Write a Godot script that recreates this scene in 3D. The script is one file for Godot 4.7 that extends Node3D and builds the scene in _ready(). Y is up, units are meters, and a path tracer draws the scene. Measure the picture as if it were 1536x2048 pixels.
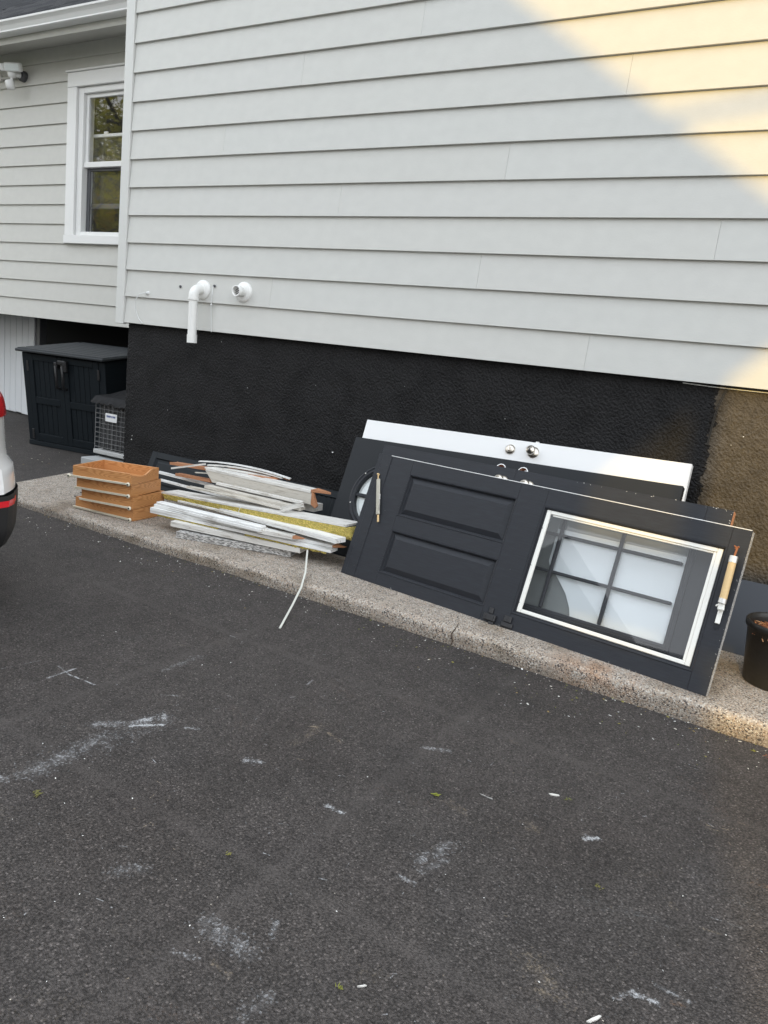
extends Node3D

var M := {}
var used := {}
var rng := RandomNumberGenerator.new()

# ---------------------------------------------------------------- helpers
func numbered(called: String, parent: Node) -> String:
	var key := str(parent.get_instance_id()) + "/" + called
	var n: int = used.get(key, 0)
	used[key] = n + 1
	return called if n == 0 else "%s_%03d" % [called, n]

func tag(o: Node, label: String, category: String, group := "") -> Node:
	o.set_meta("label", label)
	o.set_meta("category", category)
	if group != "":
		o.set_meta("group", group)
	return o

func thing(called: String, label: String, category: String, xf := Transform3D(), group := "") -> Node3D:
	var o := Node3D.new()
	o.name = numbered(called, self)
	add_child(o, true)
	o.transform = xf
	tag(o, label, category, group)
	return o

func pivot(called: String, parent: Node, xf := Transform3D()) -> Node3D:
	var o := Node3D.new()
	o.name = numbered(called, parent)
	parent.add_child(o, true)
	o.transform = xf
	return o

func new_st() -> SurfaceTool:
	var st := SurfaceTool.new()
	st.begin(Mesh.PRIMITIVE_TRIANGLES)
	st.set_smooth_group(-1)
	return st

func obj(called: String, st: SurfaceTool, mat: Material, parent: Node = self) -> MeshInstance3D:
	st.generate_normals()
	var o := MeshInstance3D.new()
	o.name = numbered(called, parent)
	o.mesh = st.commit()
	o.material_override = mat
	parent.add_child(o, true)
	return o

func struct(called: String, st: SurfaceTool, mat: Material) -> MeshInstance3D:
	var o := obj(called, st, mat)
	o.set_meta("kind", "structure")
	return o

func T(x: float, y: float, z: float) -> Transform3D:
	return Transform3D(Basis(), Vector3(x, y, z))

func poly(st: SurfaceTool, xf: Transform3D, pts: Array, outward: Vector3) -> void:
	var n := Vector3.ZERO
	for i in range(1, pts.size() - 1):
		n += (pts[i] - pts[0]).cross(pts[i + 1] - pts[0])
	var flip := n.dot(outward) < 0.0
	for i in range(1, pts.size() - 1):
		var a: Vector3 = xf * pts[0]
		var b: Vector3 = xf * pts[i]
		var c: Vector3 = xf * pts[i + 1]
		st.add_vertex(a)
		if flip:
			st.add_vertex(b)
			st.add_vertex(c)
		else:
			st.add_vertex(c)
			st.add_vertex(b)

# a box with chamfered edges, centred on xf
func bbox(st: SurfaceTool, xf: Transform3D, size: Vector3, bevel := 0.0) -> void:
	var h := size / 2.0
	var b := minf(bevel, minf(h.x, minf(h.y, h.z)) * 0.9)
	var v := func(s: Vector3, face: int) -> Vector3:
		var r := Vector3()
		for i in 3:
			r[i] = s[i] * (h[i] if i == face else h[i] - b)
		return r
	for a in 3:
		var u := (a + 1) % 3
		var w := (a + 2) % 3
		for s in [-1.0, 1.0]:
			var pts := []
			for k in [[-1, -1], [1, -1], [1, 1], [-1, 1]]:
				var g := Vector3()
				g[a] = s
				g[u] = k[0]
				g[w] = k[1]
				pts.append(v.call(g, a))
			var o := Vector3()
			o[a] = s
			poly(st, xf, pts, o)
		if b > 0.0:
			for su in [-1.0, 1.0]:
				for sw in [-1.0, 1.0]:
					var g1 := Vector3()
					g1[a] = -1
					g1[u] = su
					g1[w] = sw
					var g2 := g1
					g2[a] = 1
					var o := Vector3()
					o[u] = su
					o[w] = sw
					poly(st, xf, [v.call(g1, u), v.call(g2, u), v.call(g2, w), v.call(g1, w)], o)
	if b > 0.0:
		for x in [-1.0, 1.0]:
			for y in [-1.0, 1.0]:
				for z in [-1.0, 1.0]:
					var g := Vector3(x, y, z)
					poly(st, xf, [v.call(g, 0), v.call(g, 1), v.call(g, 2)], g)

# a box given by its two corners in local coordinates
func box2(st: SurfaceTool, xf: Transform3D, a: Vector3, b: Vector3, bevel := 0.0) -> void:
	bbox(st, xf * Transform3D(Basis(), (a + b) / 2.0), (b - a).abs(), bevel)

func tube(st: SurfaceTool, pts: Array, r, n := 8, caps := true, xf := Transform3D()) -> void:
	var rings := []
	var side := Vector3.ZERO
	for i in pts.size():
		var d: Vector3 = (pts[mini(i + 1, pts.size() - 1)] - pts[maxi(i - 1, 0)]).normalized()
		if side == Vector3.ZERO:
			side = d.cross(Vector3.UP if absf(d.y) < 0.9 else Vector3.RIGHT).normalized()
		side = (side - d * side.dot(d)).normalized()
		var up := side.cross(d)
		var rr: float = r[i] if r is Array else r
		var ring := []
		for k in n:
			var a := TAU * k / n
			ring.append(pts[i] + (side * cos(a) + up * sin(a)) * rr)
		rings.append(ring)
	st.set_smooth_group(1)
	for i in range(pts.size() - 1):
		for k in n:
			var k2 := (k + 1) % n
			var c: Vector3 = (pts[i] + pts[i + 1]) / 2.0
			var q := [rings[i][k], rings[i][k2], rings[i + 1][k2], rings[i + 1][k]]
			poly(st, xf, q, (q[0] + q[1] + q[2] + q[3]) / 4.0 - c)
	st.set_smooth_group(-1)
	if caps:
		poly(st, xf, rings[0], pts[0] - pts[1])
		poly(st, xf, rings[-1], pts[-1] - pts[-2])

# profile of (radius, height) turned about the local y axis; sharp: indices where the shading breaks
func lathe(st: SurfaceTool, xf: Transform3D, prof: Array, n := 20, smooth := true) -> void:
	for i in range(prof.size() - 1):
		if smooth:
			st.set_smooth_group(2 + i if not smooth else 2)
		var p: Vector2 = prof[i]
		var q: Vector2 = prof[i + 1]
		for k in n:
			var a := TAU * k / n
			var b := TAU * (k + 1) / n
			var ca := Vector3(cos(a), 0, sin(a))
			var cb := Vector3(cos(b), 0, sin(b))
			var pts := [ca * p.x + Vector3.UP * p.y, cb * p.x + Vector3.UP * p.y, cb * q.x + Vector3.UP * q.y, ca * q.x + Vector3.UP * q.y]
			var nrm := Vector2(q.y - p.y, p.x - q.x)
			var o := (ca + cb).normalized() * nrm.x + Vector3.UP * nrm.y
			poly(st, xf, pts, o)
	st.set_smooth_group(-1)

# polygon in local xy pushed from z0 to z1
func prism(st: SurfaceTool, xf: Transform3D, outline: Array, z0: float, z1: float) -> void:
	var p2 := PackedVector2Array(outline)
	var idx := Geometry2D.triangulate_polygon(p2)
	for i in range(0, idx.size(), 3):
		for side in [[z0, -1.0], [z1, 1.0]]:
			var pts := []
			for k in 3:
				var p := p2[idx[i + k]]
				pts.append(Vector3(p.x, p.y, side[0]))
			poly(st, xf, pts, Vector3(0, 0, side[1] * signf(z1 - z0)))
	var cw := Geometry2D.is_polygon_clockwise(p2)
	for i in p2.size():
		var a := p2[i]
		var b := p2[(i + 1) % p2.size()]
		var o := Vector3(b.y - a.y, a.x - b.x, 0) * (-1.0 if cw else 1.0)
		poly(st, xf, [Vector3(a.x, a.y, z0), Vector3(b.x, b.y, z0), Vector3(b.x, b.y, z1), Vector3(a.x, a.y, z1)], o)

# nested rectangles: rings of (inset, height), the last one filled
func rings(st: SurfaceTool, xf: Transform3D, x0: float, y0: float, x1: float, y1: float, steps: Array, fill := true) -> void:
	var loops := []
	for s in steps:
		var i: float = s[0]
		loops.append([Vector3(x0 + i, y0 + i, s[1]), Vector3(x1 - i, y0 + i, s[1]), Vector3(x1 - i, y1 - i, s[1]), Vector3(x0 + i, y1 - i, s[1])])
	for k in range(loops.size() - 1):
		for i in 4:
			var j := (i + 1) % 4
			poly(st, xf, [loops[k][i], loops[k][j], loops[k + 1][j], loops[k + 1][i]], Vector3(0, 0, 1))
	if fill:
		poly(st, xf, loops[-1], Vector3(0, 0, 1))

# a pane of glass
func glass(st: SurfaceTool, a: Vector3, b: Vector3) -> void:
	for z in [0.0]:
		poly(st, Transform3D(), [Vector3(a.x, a.y, a.z + z), Vector3(b.x, a.y, a.z + z), Vector3(b.x, b.y, a.z + z), Vector3(a.x, b.y, a.z + z)], Vector3(0, 0, 1 if z == 0.0 else -1))

# frame of a thing that leans on the wall: x along its lower edge, y up its face, z out of its face
func lean(at: Vector3, turn: float, tilt: float, rise := 0.0) -> Transform3D:
	var d := Vector3(cos(turn) * cos(rise), sin(rise), sin(turn) * cos(rise))
	var back := Vector3(sin(turn), 0, -cos(turn))
	var up := Vector3.UP * cos(tilt) + back * sin(tilt)
	up = (up - d * up.dot(d)).normalized()
	return Transform3D(Basis(d, up, d.cross(up)), at)

func srgb8(v: float) -> int:
	return clampi(int(pow(clampf(v, 0.0, 1.0), 1.0 / 2.2) * 255.0 + 0.5), 0, 255)

func noise(kind: int, freq: float, seed_: int, oct := 3) -> FastNoiseLite:
	var n := FastNoiseLite.new()
	n.noise_type = kind
	n.frequency = freq
	n.seed = seed_
	n.fractal_octaves = oct
	if oct <= 1:
		n.fractal_type = FastNoiseLite.FRACTAL_NONE
	return n

func lin(r: float, g: float, b: float) -> Color:
	return Color(r, g, b).linear_to_srgb()

func mat(r: float, g: float, b: float, rough := 0.6, metal := 0.0) -> StandardMaterial3D:
	var m := StandardMaterial3D.new()
	m.albedo_color = lin(r, g, b)
	m.roughness = rough
	m.metallic = metal
	return m

func tri(m: StandardMaterial3D, scale: Vector3, world := false) -> StandardMaterial3D:
	m.uv1_triplanar = true
	m.uv1_world_triplanar = world
	m.uv1_scale = scale
	m.uv1_triplanar_sharpness = 6.0
	return m

# colour texture mixed from bytes of two noises through a palette function
func paint(w: int, h: int, layers: Array, f: Callable) -> ImageTexture:
	var data := []
	for l in layers:
		var im: Image = l.get_seamless_image(w, h, false, false, 0.1, true)
		im.convert(Image.FORMAT_L8)
		data.append(im.get_data())
	var outb := PackedByteArray()
	outb.resize(w * h * 3)
	var lut := PackedByteArray()
	lut.resize(1025)
	for i in 1025:
		lut[i] = srgb8(i / 1024.0)
	var v := PackedFloat32Array()
	v.resize(data.size())
	for i in w * h:
		for k in data.size():
			v[k] = data[k][i] / 255.0
		var c: Vector3 = f.call(v)
		outb[i * 3] = lut[clampi(int(c.x * 1024.0), 0, 1024)]
		outb[i * 3 + 1] = lut[clampi(int(c.y * 1024.0), 0, 1024)]
		outb[i * 3 + 2] = lut[clampi(int(c.z * 1024.0), 0, 1024)]
	return ImageTexture.create_from_image(Image.create_from_data(w, h, false, Image.FORMAT_RGB8, outb))

func height_tex(n: FastNoiseLite, w: int, h: int, invert := false) -> ImageTexture:
	var im: Image = n.get_seamless_image(w, h, invert, false, 0.1, true)
	im.convert(Image.FORMAT_L8)
	return ImageTexture.create_from_image(im)

func relief(m: StandardMaterial3D, tex: Texture2D, cm: float) -> StandardMaterial3D:
	m.heightmap_enabled = true
	m.heightmap_texture = tex
	m.heightmap_scale = cm
	return m

# ---------------------------------------------------------------- materials
func make_materials() -> void:
	var S := FastNoiseLite.TYPE_SIMPLEX_SMOOTH
	var CELL := FastNoiseLite.TYPE_CELLULAR
	# fibre cement siding, light grey paint
	var soft := noise(S, 0.012, 3, 4)
	var fine := noise(S, 0.25, 4, 2)
	var t := paint(512, 512, [soft, fine], func(v): return Vector3(0.538, 0.538, 0.514) * (0.955 + 0.06 * v[0] + 0.03 * v[1]))
	var m := mat(1, 1, 1, 0.62)
	m.albedo_texture = t
	tri(m, Vector3(1.1, 1.6, 1.1), true)
	relief(m, height_tex(noise(S, 0.09, 7, 3), 512, 512), 0.025)
	M.siding = m
	M.sidings = [m]
	for k in [0.985, 1.0, 1.012]:
		var mk: StandardMaterial3D = m.duplicate()
		mk.albedo_color = lin(minf(k, 1.0), minf(k, 1.0), minf(k * 0.995, 1.0)) if k <= 1.0 else lin(0.995, 1.0, 1.0)
		mk.uv1_offset = Vector3(k * 37.0, k * 11.0, 0)
		M.sidings.append(mk)
	var m2: StandardMaterial3D = m.duplicate()
	m2.albedo_color = lin(0.985, 0.975, 0.955)
	M.siding_wing = m2
	M.trim_grey = mat(0.56, 0.565, 0.545, 0.5)
	M.white = mat(0.74, 0.74, 0.73, 0.42)
	M.pvc = mat(0.74, 0.74, 0.72, 0.3)
	M.strip = mat(0.55, 0.55, 0.50, 0.5)
	M.cream = mat(0.66, 0.62, 0.50, 0.4)
	M.white_metal = mat(0.76, 0.75, 0.70, 0.35)
	# black painted stucco
	var lump := noise(S, 0.065, 11, 4)
	lump.fractal_gain = 0.6
	var stucco := paint(512, 512, [lump], func(v): return Vector3(0.0175, 0.0172, 0.0178) * (0.75 + 0.5 * v[0]))
	m = mat(1, 1, 1, 0.55)
	m.albedo_texture = stucco
	m.roughness = 0.55
	m.metallic_specular = 0.2
	tri(m, Vector3(2.2, 2.2, 2.2), true)
	relief(m, height_tex(lump, 512, 512), 0.5)
	m.vertex_color_use_as_albedo = true
	M.stucco = m
	M.stucco_brown = m.duplicate()
	M.stucco_brown.albedo_texture = paint(512, 512, [lump, soft], func(v): return Vector3(0.086, 0.076, 0.064) * (0.55 + 0.5 * v[0] + 0.4 * v[1]))  # mottled brown for the right section of the foundation
	# asphalt: stones of about 7 mm in a dark binder
	var stone := noise(CELL, 0.22, 21, 1)
	stone.cellular_return_type = FastNoiseLite.RETURN_CELL_VALUE
	stone.cellular_jitter = 1.0
	var edge := noise(CELL, 0.22, 21, 1)
	edge.cellular_return_type = FastNoiseLite.RETURN_DISTANCE
	var broad := noise(S, 0.006, 22, 3)
	var gritn := noise(S, 0.4, 23, 2)
	t = paint(1024, 1024, [stone, edge, broad, gritn], func(v):
		var k: float = 0.45 + 0.85 * v[0] + (0.8 if v[0] > 0.96 else 0.0)
		k *= 1.27 - 0.8 * v[1]
		k *= 0.8 + 0.3 * v[2] + 0.2 * v[3]
		return Vector3(0.0760, 0.0670, 0.0625) * k)
	m = mat(1, 1, 1, 0.82)
	m.albedo_texture = t
	m.uv1_scale = Vector3(0.88, 0.88, 1)
	relief(m, height_tex(edge, 1024, 1024, true), 1.1)
	m.metallic_specular = 0.35
	m.vertex_color_use_as_albedo = true
	M.asphalt = m
	# exposed aggregate concrete
	var peb := noise(CELL, 0.17, 31, 1)
	peb.cellular_return_type = FastNoiseLite.RETURN_CELL_VALUE
	var pebd := noise(CELL, 0.17, 31, 1)
	pebd.cellular_return_type = FastNoiseLite.RETURN_DISTANCE
	var soil := noise(S, 0.012, 33, 4)
	t = paint(1024, 1024, [peb, pebd, soil, noise(S, 0.5, 34, 1)], func(v):
		var c := Vector3(0.36, 0.315, 0.265)
		if v[0] < 0.10:
			c = Vector3(0.075, 0.065, 0.06)
		elif v[0] < 0.22:
			c = Vector3(0.20, 0.16, 0.13)
		elif v[0] > 0.86:
			c = Vector3(0.52, 0.49, 0.44)
		elif v[0] > 0.72:
			c = Vector3(0.42, 0.33, 0.25)
		return c * (1.08 - 0.35 * v[1]) * (0.72 + 0.4 * v[2] + 0.16 * v[3]))
	m = mat(1, 1, 1, 0.85)
	m.albedo_texture = t
	tri(m, Vector3(1.1, 1.1, 1.1), true)
	relief(m, height_tex(pebd, 1024, 1024, true), 0.35)
	m.vertex_color_use_as_albedo = true
	M.aggregate = m
	M.concrete = relief(tri(mat(0.36, 0.37, 0.37, 0.8), Vector3(2, 2, 2)), height_tex(fine, 256, 256), 0.1)
	# old white paint with dirt, scuffs and chips
	var dirt := noise(S, 0.015, 41, 5)
	var chip := noise(S, 0.05, 42, 4)
	var oldp := func(base: Vector3, chips: float, wood: Vector3):
		return paint(512, 512, [dirt, chip, fine], func(v):
			var c: Vector3 = base * (0.90 + 0.13 * v[0] + 0.04 * v[2])
			if v[0] < 0.30:
				c = c.lerp(base * Vector3(0.55, 0.52, 0.48), clampf((0.30 - v[0]) * 5.0, 0, 0.7))
			if v[1] < chips:
				c = wood * (0.7 + 0.6 * v[2])
			return c)
	M.paint_old = relief(tri(mat(1, 1, 1, 0.6), Vector3(0.7, 7, 7)), height_tex(chip, 512, 512), 0.06)
	M.paint_old.albedo_texture = oldp.call(Vector3(0.66, 0.645, 0.61), 0.17, Vector3(0.30, 0.20, 0.13))
	M.paint_dimmed = M.paint_old.duplicate()  # darker copy of the old white paint, shade put into its colour
	M.paint_dimmed.albedo_color = lin(0.82, 0.79, 0.74)
	M.paint_clean = tri(mat(1, 1, 1, 0.5), Vector3(0.6, 7, 7))
	M.paint_clean.albedo_texture = oldp.call(Vector3(0.77, 0.77, 0.755), 0.06, Vector3(0.55, 0.50, 0.44))
	M.weathered = relief(tri(mat(1, 1, 1, 0.75), Vector3(1.2, 5, 5)), height_tex(chip, 512, 512), 0.1)
	M.weathered.albedo_texture = oldp.call(Vector3(0.55, 0.54, 0.52), 0.50, Vector3(0.16, 0.155, 0.15))
	# wood grain
	var wave := noise(S, 0.004, 51, 3)
	var streak := func(a: Vector3, b: Vector3, seed_: int):
		var warp := noise(S, 0.006, seed_, 2)
		var hair := noise(S, 0.08, seed_ + 1, 2)
		var w := 512
		var outb := PackedByteArray()
		outb.resize(w * w * 3)
		for y in w:
			for x in w:
				var g := warp.get_noise_2d(x * 0.45, y * 1.6) * 11.0 + y * 0.03
				var s := 0.5 + 0.5 * sin(g * TAU)
				s = s * s * 0.7 + 0.35 * (0.5 + 0.5 * hair.get_noise_2d(x * 0.12, y * 3.0))
				var c := a.lerp(b, clampf(s, 0, 1))
				var i := (y * w + x) * 3
				outb[i] = srgb8(c.x)
				outb[i + 1] = srgb8(c.y)
				outb[i + 2] = srgb8(c.z)
		return ImageTexture.create_from_image(Image.create_from_data(w, w, false, Image.FORMAT_RGB8, outb))
	var oak: ImageTexture = streak.call(Vector3(0.60, 0.305, 0.12), Vector3(0.40, 0.165, 0.052), 61)
	M.oak = tri(mat(1, 1, 1, 0.4), Vector3(0.8, 1.5, 0.8))
	M.oak.albedo_texture = oak
	M.raw_wood = tri(mat(1, 1, 1, 0.75), Vector3(1.5, 8, 8))
	M.raw_wood.albedo_texture = streak.call(Vector3(0.52, 0.25, 0.125), Vector3(0.27, 0.11, 0.05), 71)
	# yellow foam board edge
	var foam := noise(S, 0.045, 81, 4)
	M.foam = relief(tri(mat(1, 1, 1, 0.9), Vector3(3, 5, 5)), height_tex(foam, 512, 512), 0.9)
	M.foam.albedo_texture = paint(512, 512, [foam, dirt], func(v): return Vector3(0.47, 0.395, 0.085).lerp(Vector3(0.74, 0.55, 0.16), clampf((v[0] - 0.45) * 4.0, 0, 1)) * (0.75 + 0.4 * v[1]))
	# dark door paint with brush marks along the boards
	var brush := noise(S, 0.06, 91, 3)
	var brush_tex := height_tex(brush, 512, 512)
	m = mat(1, 1, 1, 0.36)
	m.albedo_texture = paint(512, 512, [soft, fine], func(v): return Vector3(0.0212, 0.0234, 0.0282) * (0.8 + 0.35 * v[0] + 0.1 * v[1]))
	m.roughness = 0.38
	m.metallic_specular = 0.30
	tri(m, Vector3(1.3, 14, 14))
	relief(m, brush_tex, 0.05)
	M.door_dark = m
	M.door_flat = mat(0.022, 0.024, 0.027, 0.45)
	M.door_flat.metallic_specular = 0.25
	M.door_white = relief(tri(mat(0.72, 0.72, 0.715, 0.42), Vector3(1.3, 14, 14)), brush_tex, 0.015)
	M.grey_board = mat(0.058, 0.062, 0.070, 0.5)
	M.grey_board.metallic_specular = 0.3
	M.shutter = mat(0.016, 0.019, 0.022, 0.5)
	M.resin = relief(tri(mat(0.012, 0.0155, 0.0185, 0.5), Vector3(9, 1.2, 9)), brush_tex, 0.04)
	M.resin_lid = relief(tri(mat(0.038, 0.041, 0.044, 0.55), Vector3(9, 9, 1.2)), brush_tex, 0.05)
	M.resin.metallic_specular = 0.22
	M.resin_lid.metallic_specular = 0.25
	M.shutter.metallic_specular = 0.25
	M.black = mat(0.012, 0.012, 0.013, 0.5)
	M.black_metal = mat(0.018, 0.018, 0.02, 0.4)
	M.rubber = mat(0.02, 0.02, 0.02, 0.8)
	M.nickel = mat(0.60, 0.56, 0.50, 0.28, 1.0)
	M.steel = mat(0.55, 0.54, 0.52, 0.4, 1.0)
	M.tan_metal = relief(tri(mat(0.62, 0.44, 0.22, 0.45, 0.15), Vector3(6, 6, 6)), height_tex(chip, 256, 256), 0.1)
	M.old_metal = relief(tri(mat(0.40, 0.38, 0.32, 0.45, 0.35), Vector3(6, 6, 6)), height_tex(chip, 256, 256), 0.1)
	M.rust = mat(0.25, 0.09, 0.035, 0.8)
	var g := mat(0.9, 0.95, 0.95, 0.02)
	g.transparency = BaseMaterial3D.TRANSPARENCY_ALPHA
	g.albedo_color.a = 0.01
	M.glass = g
	M.film = mat(0.53, 0.575, 0.595, 0.5)
	M.gap_grey = mat(0.14, 0.155, 0.155, 0.5)  # grey that lifts the dark gap behind the nine panes
	M.frost = mat(0.70, 0.74, 0.73, 0.25)
	M.dark_room = mat(0.05, 0.05, 0.05, 0.9)
	M.screen_frame = mat(0.07, 0.072, 0.078, 0.5)
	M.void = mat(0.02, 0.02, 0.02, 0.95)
	M.shingle_a = relief(tri(mat(0.030, 0.031, 0.034, 0.9), Vector3(6, 6, 6)), height_tex(fine, 256, 256), 0.2)
	M.shingle_b = relief(tri(mat(0.020, 0.021, 0.023, 0.9), Vector3(6, 6, 6)), height_tex(fine, 256, 256), 0.2)
	M.shingle_c = relief(tri(mat(0.040, 0.040, 0.042, 0.9), Vector3(6, 6, 6)), height_tex(fine, 256, 256), 0.2)
	M.car_paint = mat(0.80, 0.80, 0.80, 0.25)
	M.car_paint.clearcoat_enabled = true
	M.car_paint.clearcoat = 1.0
	M.car_paint.clearcoat_roughness = 0.05
	M.car_black = mat(0.014, 0.014, 0.015, 0.55)
	M.car_glass = mat(0.01, 0.012, 0.014, 0.08)
	M.tail_red = mat(0.40, 0.012, 0.014, 0.12)
	M.tail_dark = mat(0.12, 0.004, 0.006, 0.12)
	M.red_reflector = mat(0.62, 0.02, 0.03, 0.2)
	M.cover = relief(tri(mat(0.016, 0.016, 0.017, 0.55), Vector3(3, 3, 3)), height_tex(soft, 256, 256), 0.5)
	M.wire = mat(0.22, 0.22, 0.22, 0.45)
	M.ac_inside = mat(0.045, 0.045, 0.047, 0.6)
	M.ac_fin = mat(0.10, 0.10, 0.10, 0.5)
	M.ac_pan = mat(0.42, 0.42, 0.41, 0.5)
	M.fence = mat(0.60, 0.62, 0.64, 0.6)
	M.pot = relief(tri(mat(0.017, 0.016, 0.014, 0.42), Vector3(4, 4, 4)), height_tex(dirt, 256, 256), 0.15)
	M.potsoil = mat(0.05, 0.03, 0.02, 0.95)
	M.cable_white = mat(0.62, 0.63, 0.62, 0.5)
	M.cable_black = mat(0.02, 0.018, 0.015, 0.6)
	M.bark = relief(tri(mat(0.06, 0.048, 0.038, 0.95), Vector3(2, 0.6, 2)), height_tex(lump, 256, 256), 2.0)
	M.leaf_olive = mat(0.225, 0.225, 0.052, 0.6)
	M.leaf_olive.backlight_enabled = true
	M.leaf_olive.backlight = Color(0.78, 0.76, 0.16)
	M.leaf_pale = mat(0.55, 0.46, 0.14, 0.6)
	M.leaf_pale.backlight_enabled = true
	M.leaf_pale.backlight = Color(1.0, 0.85, 0.28)
	M.leaf_dark = mat(0.030, 0.055, 0.022, 0.7)
	M.grass = relief(tri(mat(0.055, 0.09, 0.025, 0.9), Vector3(1, 1, 1)), height_tex(fine, 256, 256), 2.0)
	M.house_dark = relief(tri(mat(0.055, 0.058, 0.06, 0.7), Vector3(0.2, 1, 0.2), true), height_tex(soft, 256, 256), 0.4)
	M.house_pale = mat(0.42, 0.41, 0.38, 0.7)
	M.house_roof = mat(0.045, 0.045, 0.05, 0.9)
	M.label_blue = mat(0.02, 0.06, 0.25, 0.4)
	for k in [M.shingle_a, M.shingle_b, M.shingle_c, M.cover]:
		k.metallic_specular = 0.2

# ---------------------------------------------------------------- light and air
func make_light() -> void:
	var cam := Camera3D.new()
	cam.name = "camera"
	cam.position = Vector3(5.064, 1.229, 4.306)
	cam.rotation = Vector3(-0.1994, 0.5244, 0.1092)
	cam.fov = 67.31
	cam.near = 0.05
	cam.far = 500.0
	add_child(cam)
	cam.current = true
	var env := Environment.new()
	env.background_mode = Environment.BG_SKY
	var sky := Sky.new()
	var sm := ProceduralSkyMaterial.new()
	sm.sky_top_color = Color(0.915, 0.945, 0.98)
	sm.sky_horizon_color = Color(0.980, 0.966, 0.948)
	sm.sky_curve = 0.22
	sm.sky_energy_multiplier = 1.52
	sm.ground_bottom_color = Color(0.22, 0.22, 0.21)
	sm.ground_horizon_color = Color(0.40, 0.40, 0.38)
	sm.sun_angle_max = 12.0
	var cl := NoiseTexture2D.new()
	cl.width = 1024
	cl.height = 512
	cl.seamless = true
	cl.noise = noise(FastNoiseLite.TYPE_SIMPLEX_SMOOTH, 0.004, 5, 3)
	var ramp := Gradient.new()
	ramp.set_color(0, Color(0, 0, 0, 0))
	ramp.set_color(1, Color(1, 1, 1, 0.30))
	cl.color_ramp = ramp
	sm.sky_cover = cl
	sm.sky_cover_modulate = Color(0.9, 0.95, 1.0, 0.35)
	sky.sky_material = sm
	env.sky = sky
	env.tonemap_mode = Environment.TONE_MAPPER_LINEAR
	env.tonemap_exposure = 1.0
	env.sdfgi_enabled = true
	env.ssao_enabled = true
	env.ssil_enabled = true
	var we := WorldEnvironment.new()
	we.name = "world_environment"
	we.environment = env
	add_child(we)
	var sun := DirectionalLight3D.new()
	sun.name = "sun"
	sun.light_color = Color(1.0, 0.81, 0.30)
	sun.light_energy = 0.85
	sun.light_angular_distance = 0.5
	sun.shadow_enabled = true
	add_child(sun)
	# low evening sun in front of the wall, a little to the right: 13 degrees up
	sun.look_at_from_position(Vector3.ZERO, -Vector3(0.2026, 0.225, 0.953), Vector3.UP)

# ---------------------------------------------------------------- ground
func asph_y(x: float, z: float) -> float:
	var front := -0.05 - 0.0095 * clampf(x, 0.0, 9.0)
	var k := smoothstep(-1.2, 0.4, x) * smoothstep(-0.2, 0.9, z)
	return lerpf(-0.03, front, k)

func stain_map() -> ImageTexture:
	var w := 2048
	var h := 2048
	var im := Image.create(w, h, false, Image.FORMAT_RGBA8)
	im.fill(Color(0.35, 0.33, 0.31, 0.0))
	var grit := noise(FastNoiseLite.TYPE_CELLULAR, 0.30, 5, 1)
	grit.cellular_return_type = FastNoiseLite.RETURN_CELL_VALUE
	var cloud := noise(FastNoiseLite.TYPE_SIMPLEX_SMOOTH, 0.014, 6, 4)
	var cols := [Color(0.80, 0.81, 0.82), Color(0.66, 0.60, 0.52), Color(0.56, 0.44, 0.35)]
	var put := func(x0: float, z0: float, x1: float, z1: float, wd: float, al: float, ci: int):
		var a := Vector2((x0 - 2.45) / 2.8 * w, (z0 - 1.1) / 2.8 * h)
		var b := Vector2((x1 - 2.45) / 2.8 * w, (z1 - 1.1) / 2.8 * h)
		var r := wd * 0.42 / 2.8 * w
		var m := r * 2.2 + 2.0
		for y in range(maxi(0, int(minf(a.y, b.y) - m)), mini(h, int(maxf(a.y, b.y) + m) + 1)):
			for x in range(maxi(0, int(minf(a.x, b.x) - m)), mini(w, int(maxf(a.x, b.x) + m) + 1)):
				var p := Vector2(x, y)
				var q := Geometry2D.get_closest_point_to_segment(p, a, b)
				var d := p.distance_to(q) / maxf(r, 0.7)
				if d > 2.2:
					continue
				var k := exp(-d * d) * al
				var g := 0.5 + 0.5 * grit.get_noise_2d(x, y)   # one value for each stone
				var cover := clampf(k * (0.8 + 0.9 * cloud.get_noise_2d(x * 2.0, y * 2.0)), 0.0, 1.0)
				k = cover * cover * (0.20 + 0.28 * al) + (0.62 * al * (0.5 + 0.5 * cover) if g < cover * 0.52 else 0.0)
				k = clampf(k, 0.0, 0.85)
				var old := im.get_pixel(x, y)
				if k > old.a:
					var c: Color = cols[ci]
					im.set_pixel(x, y, Color(c.r, c.g, c.b, k))
	for s in STROKES:
		put.call(s[0], s[1], s[2], s[3], s[4], s[5] * (1.8 if s[0] < 3.3 and s[4] > 0.03 else 1.1), int(s[6]))
	# broad faint dusty patches, and scattered specks
	for i in 45:
		var x := rng.randf_range(2.6, 5.2)
		var z := rng.randf_range(1.2, 3.8)
		put.call(x, z, x + rng.randf_range(-0.2, 0.2), z + rng.randf_range(-0.1, 0.1), rng.randf_range(0.03, 0.12), rng.randf_range(0.10, 0.25), rng.randi_range(0, 2))
	for i in 700:
		var x := rng.randf_range(2.5, 5.2)
		var z := rng.randf_range(1.15, 3.85)
		var a := rng.randf() * TAU
		var l := rng.randf() * rng.randf() * 0.03
		put.call(x, z, x + cos(a) * l, z + sin(a) * l, rng.randf_range(0.0015, 0.004), rng.randf_range(0.5, 1.0), 0 if rng.randf() < 0.7 else 1)
	return ImageTexture.create_from_image(im)

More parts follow.
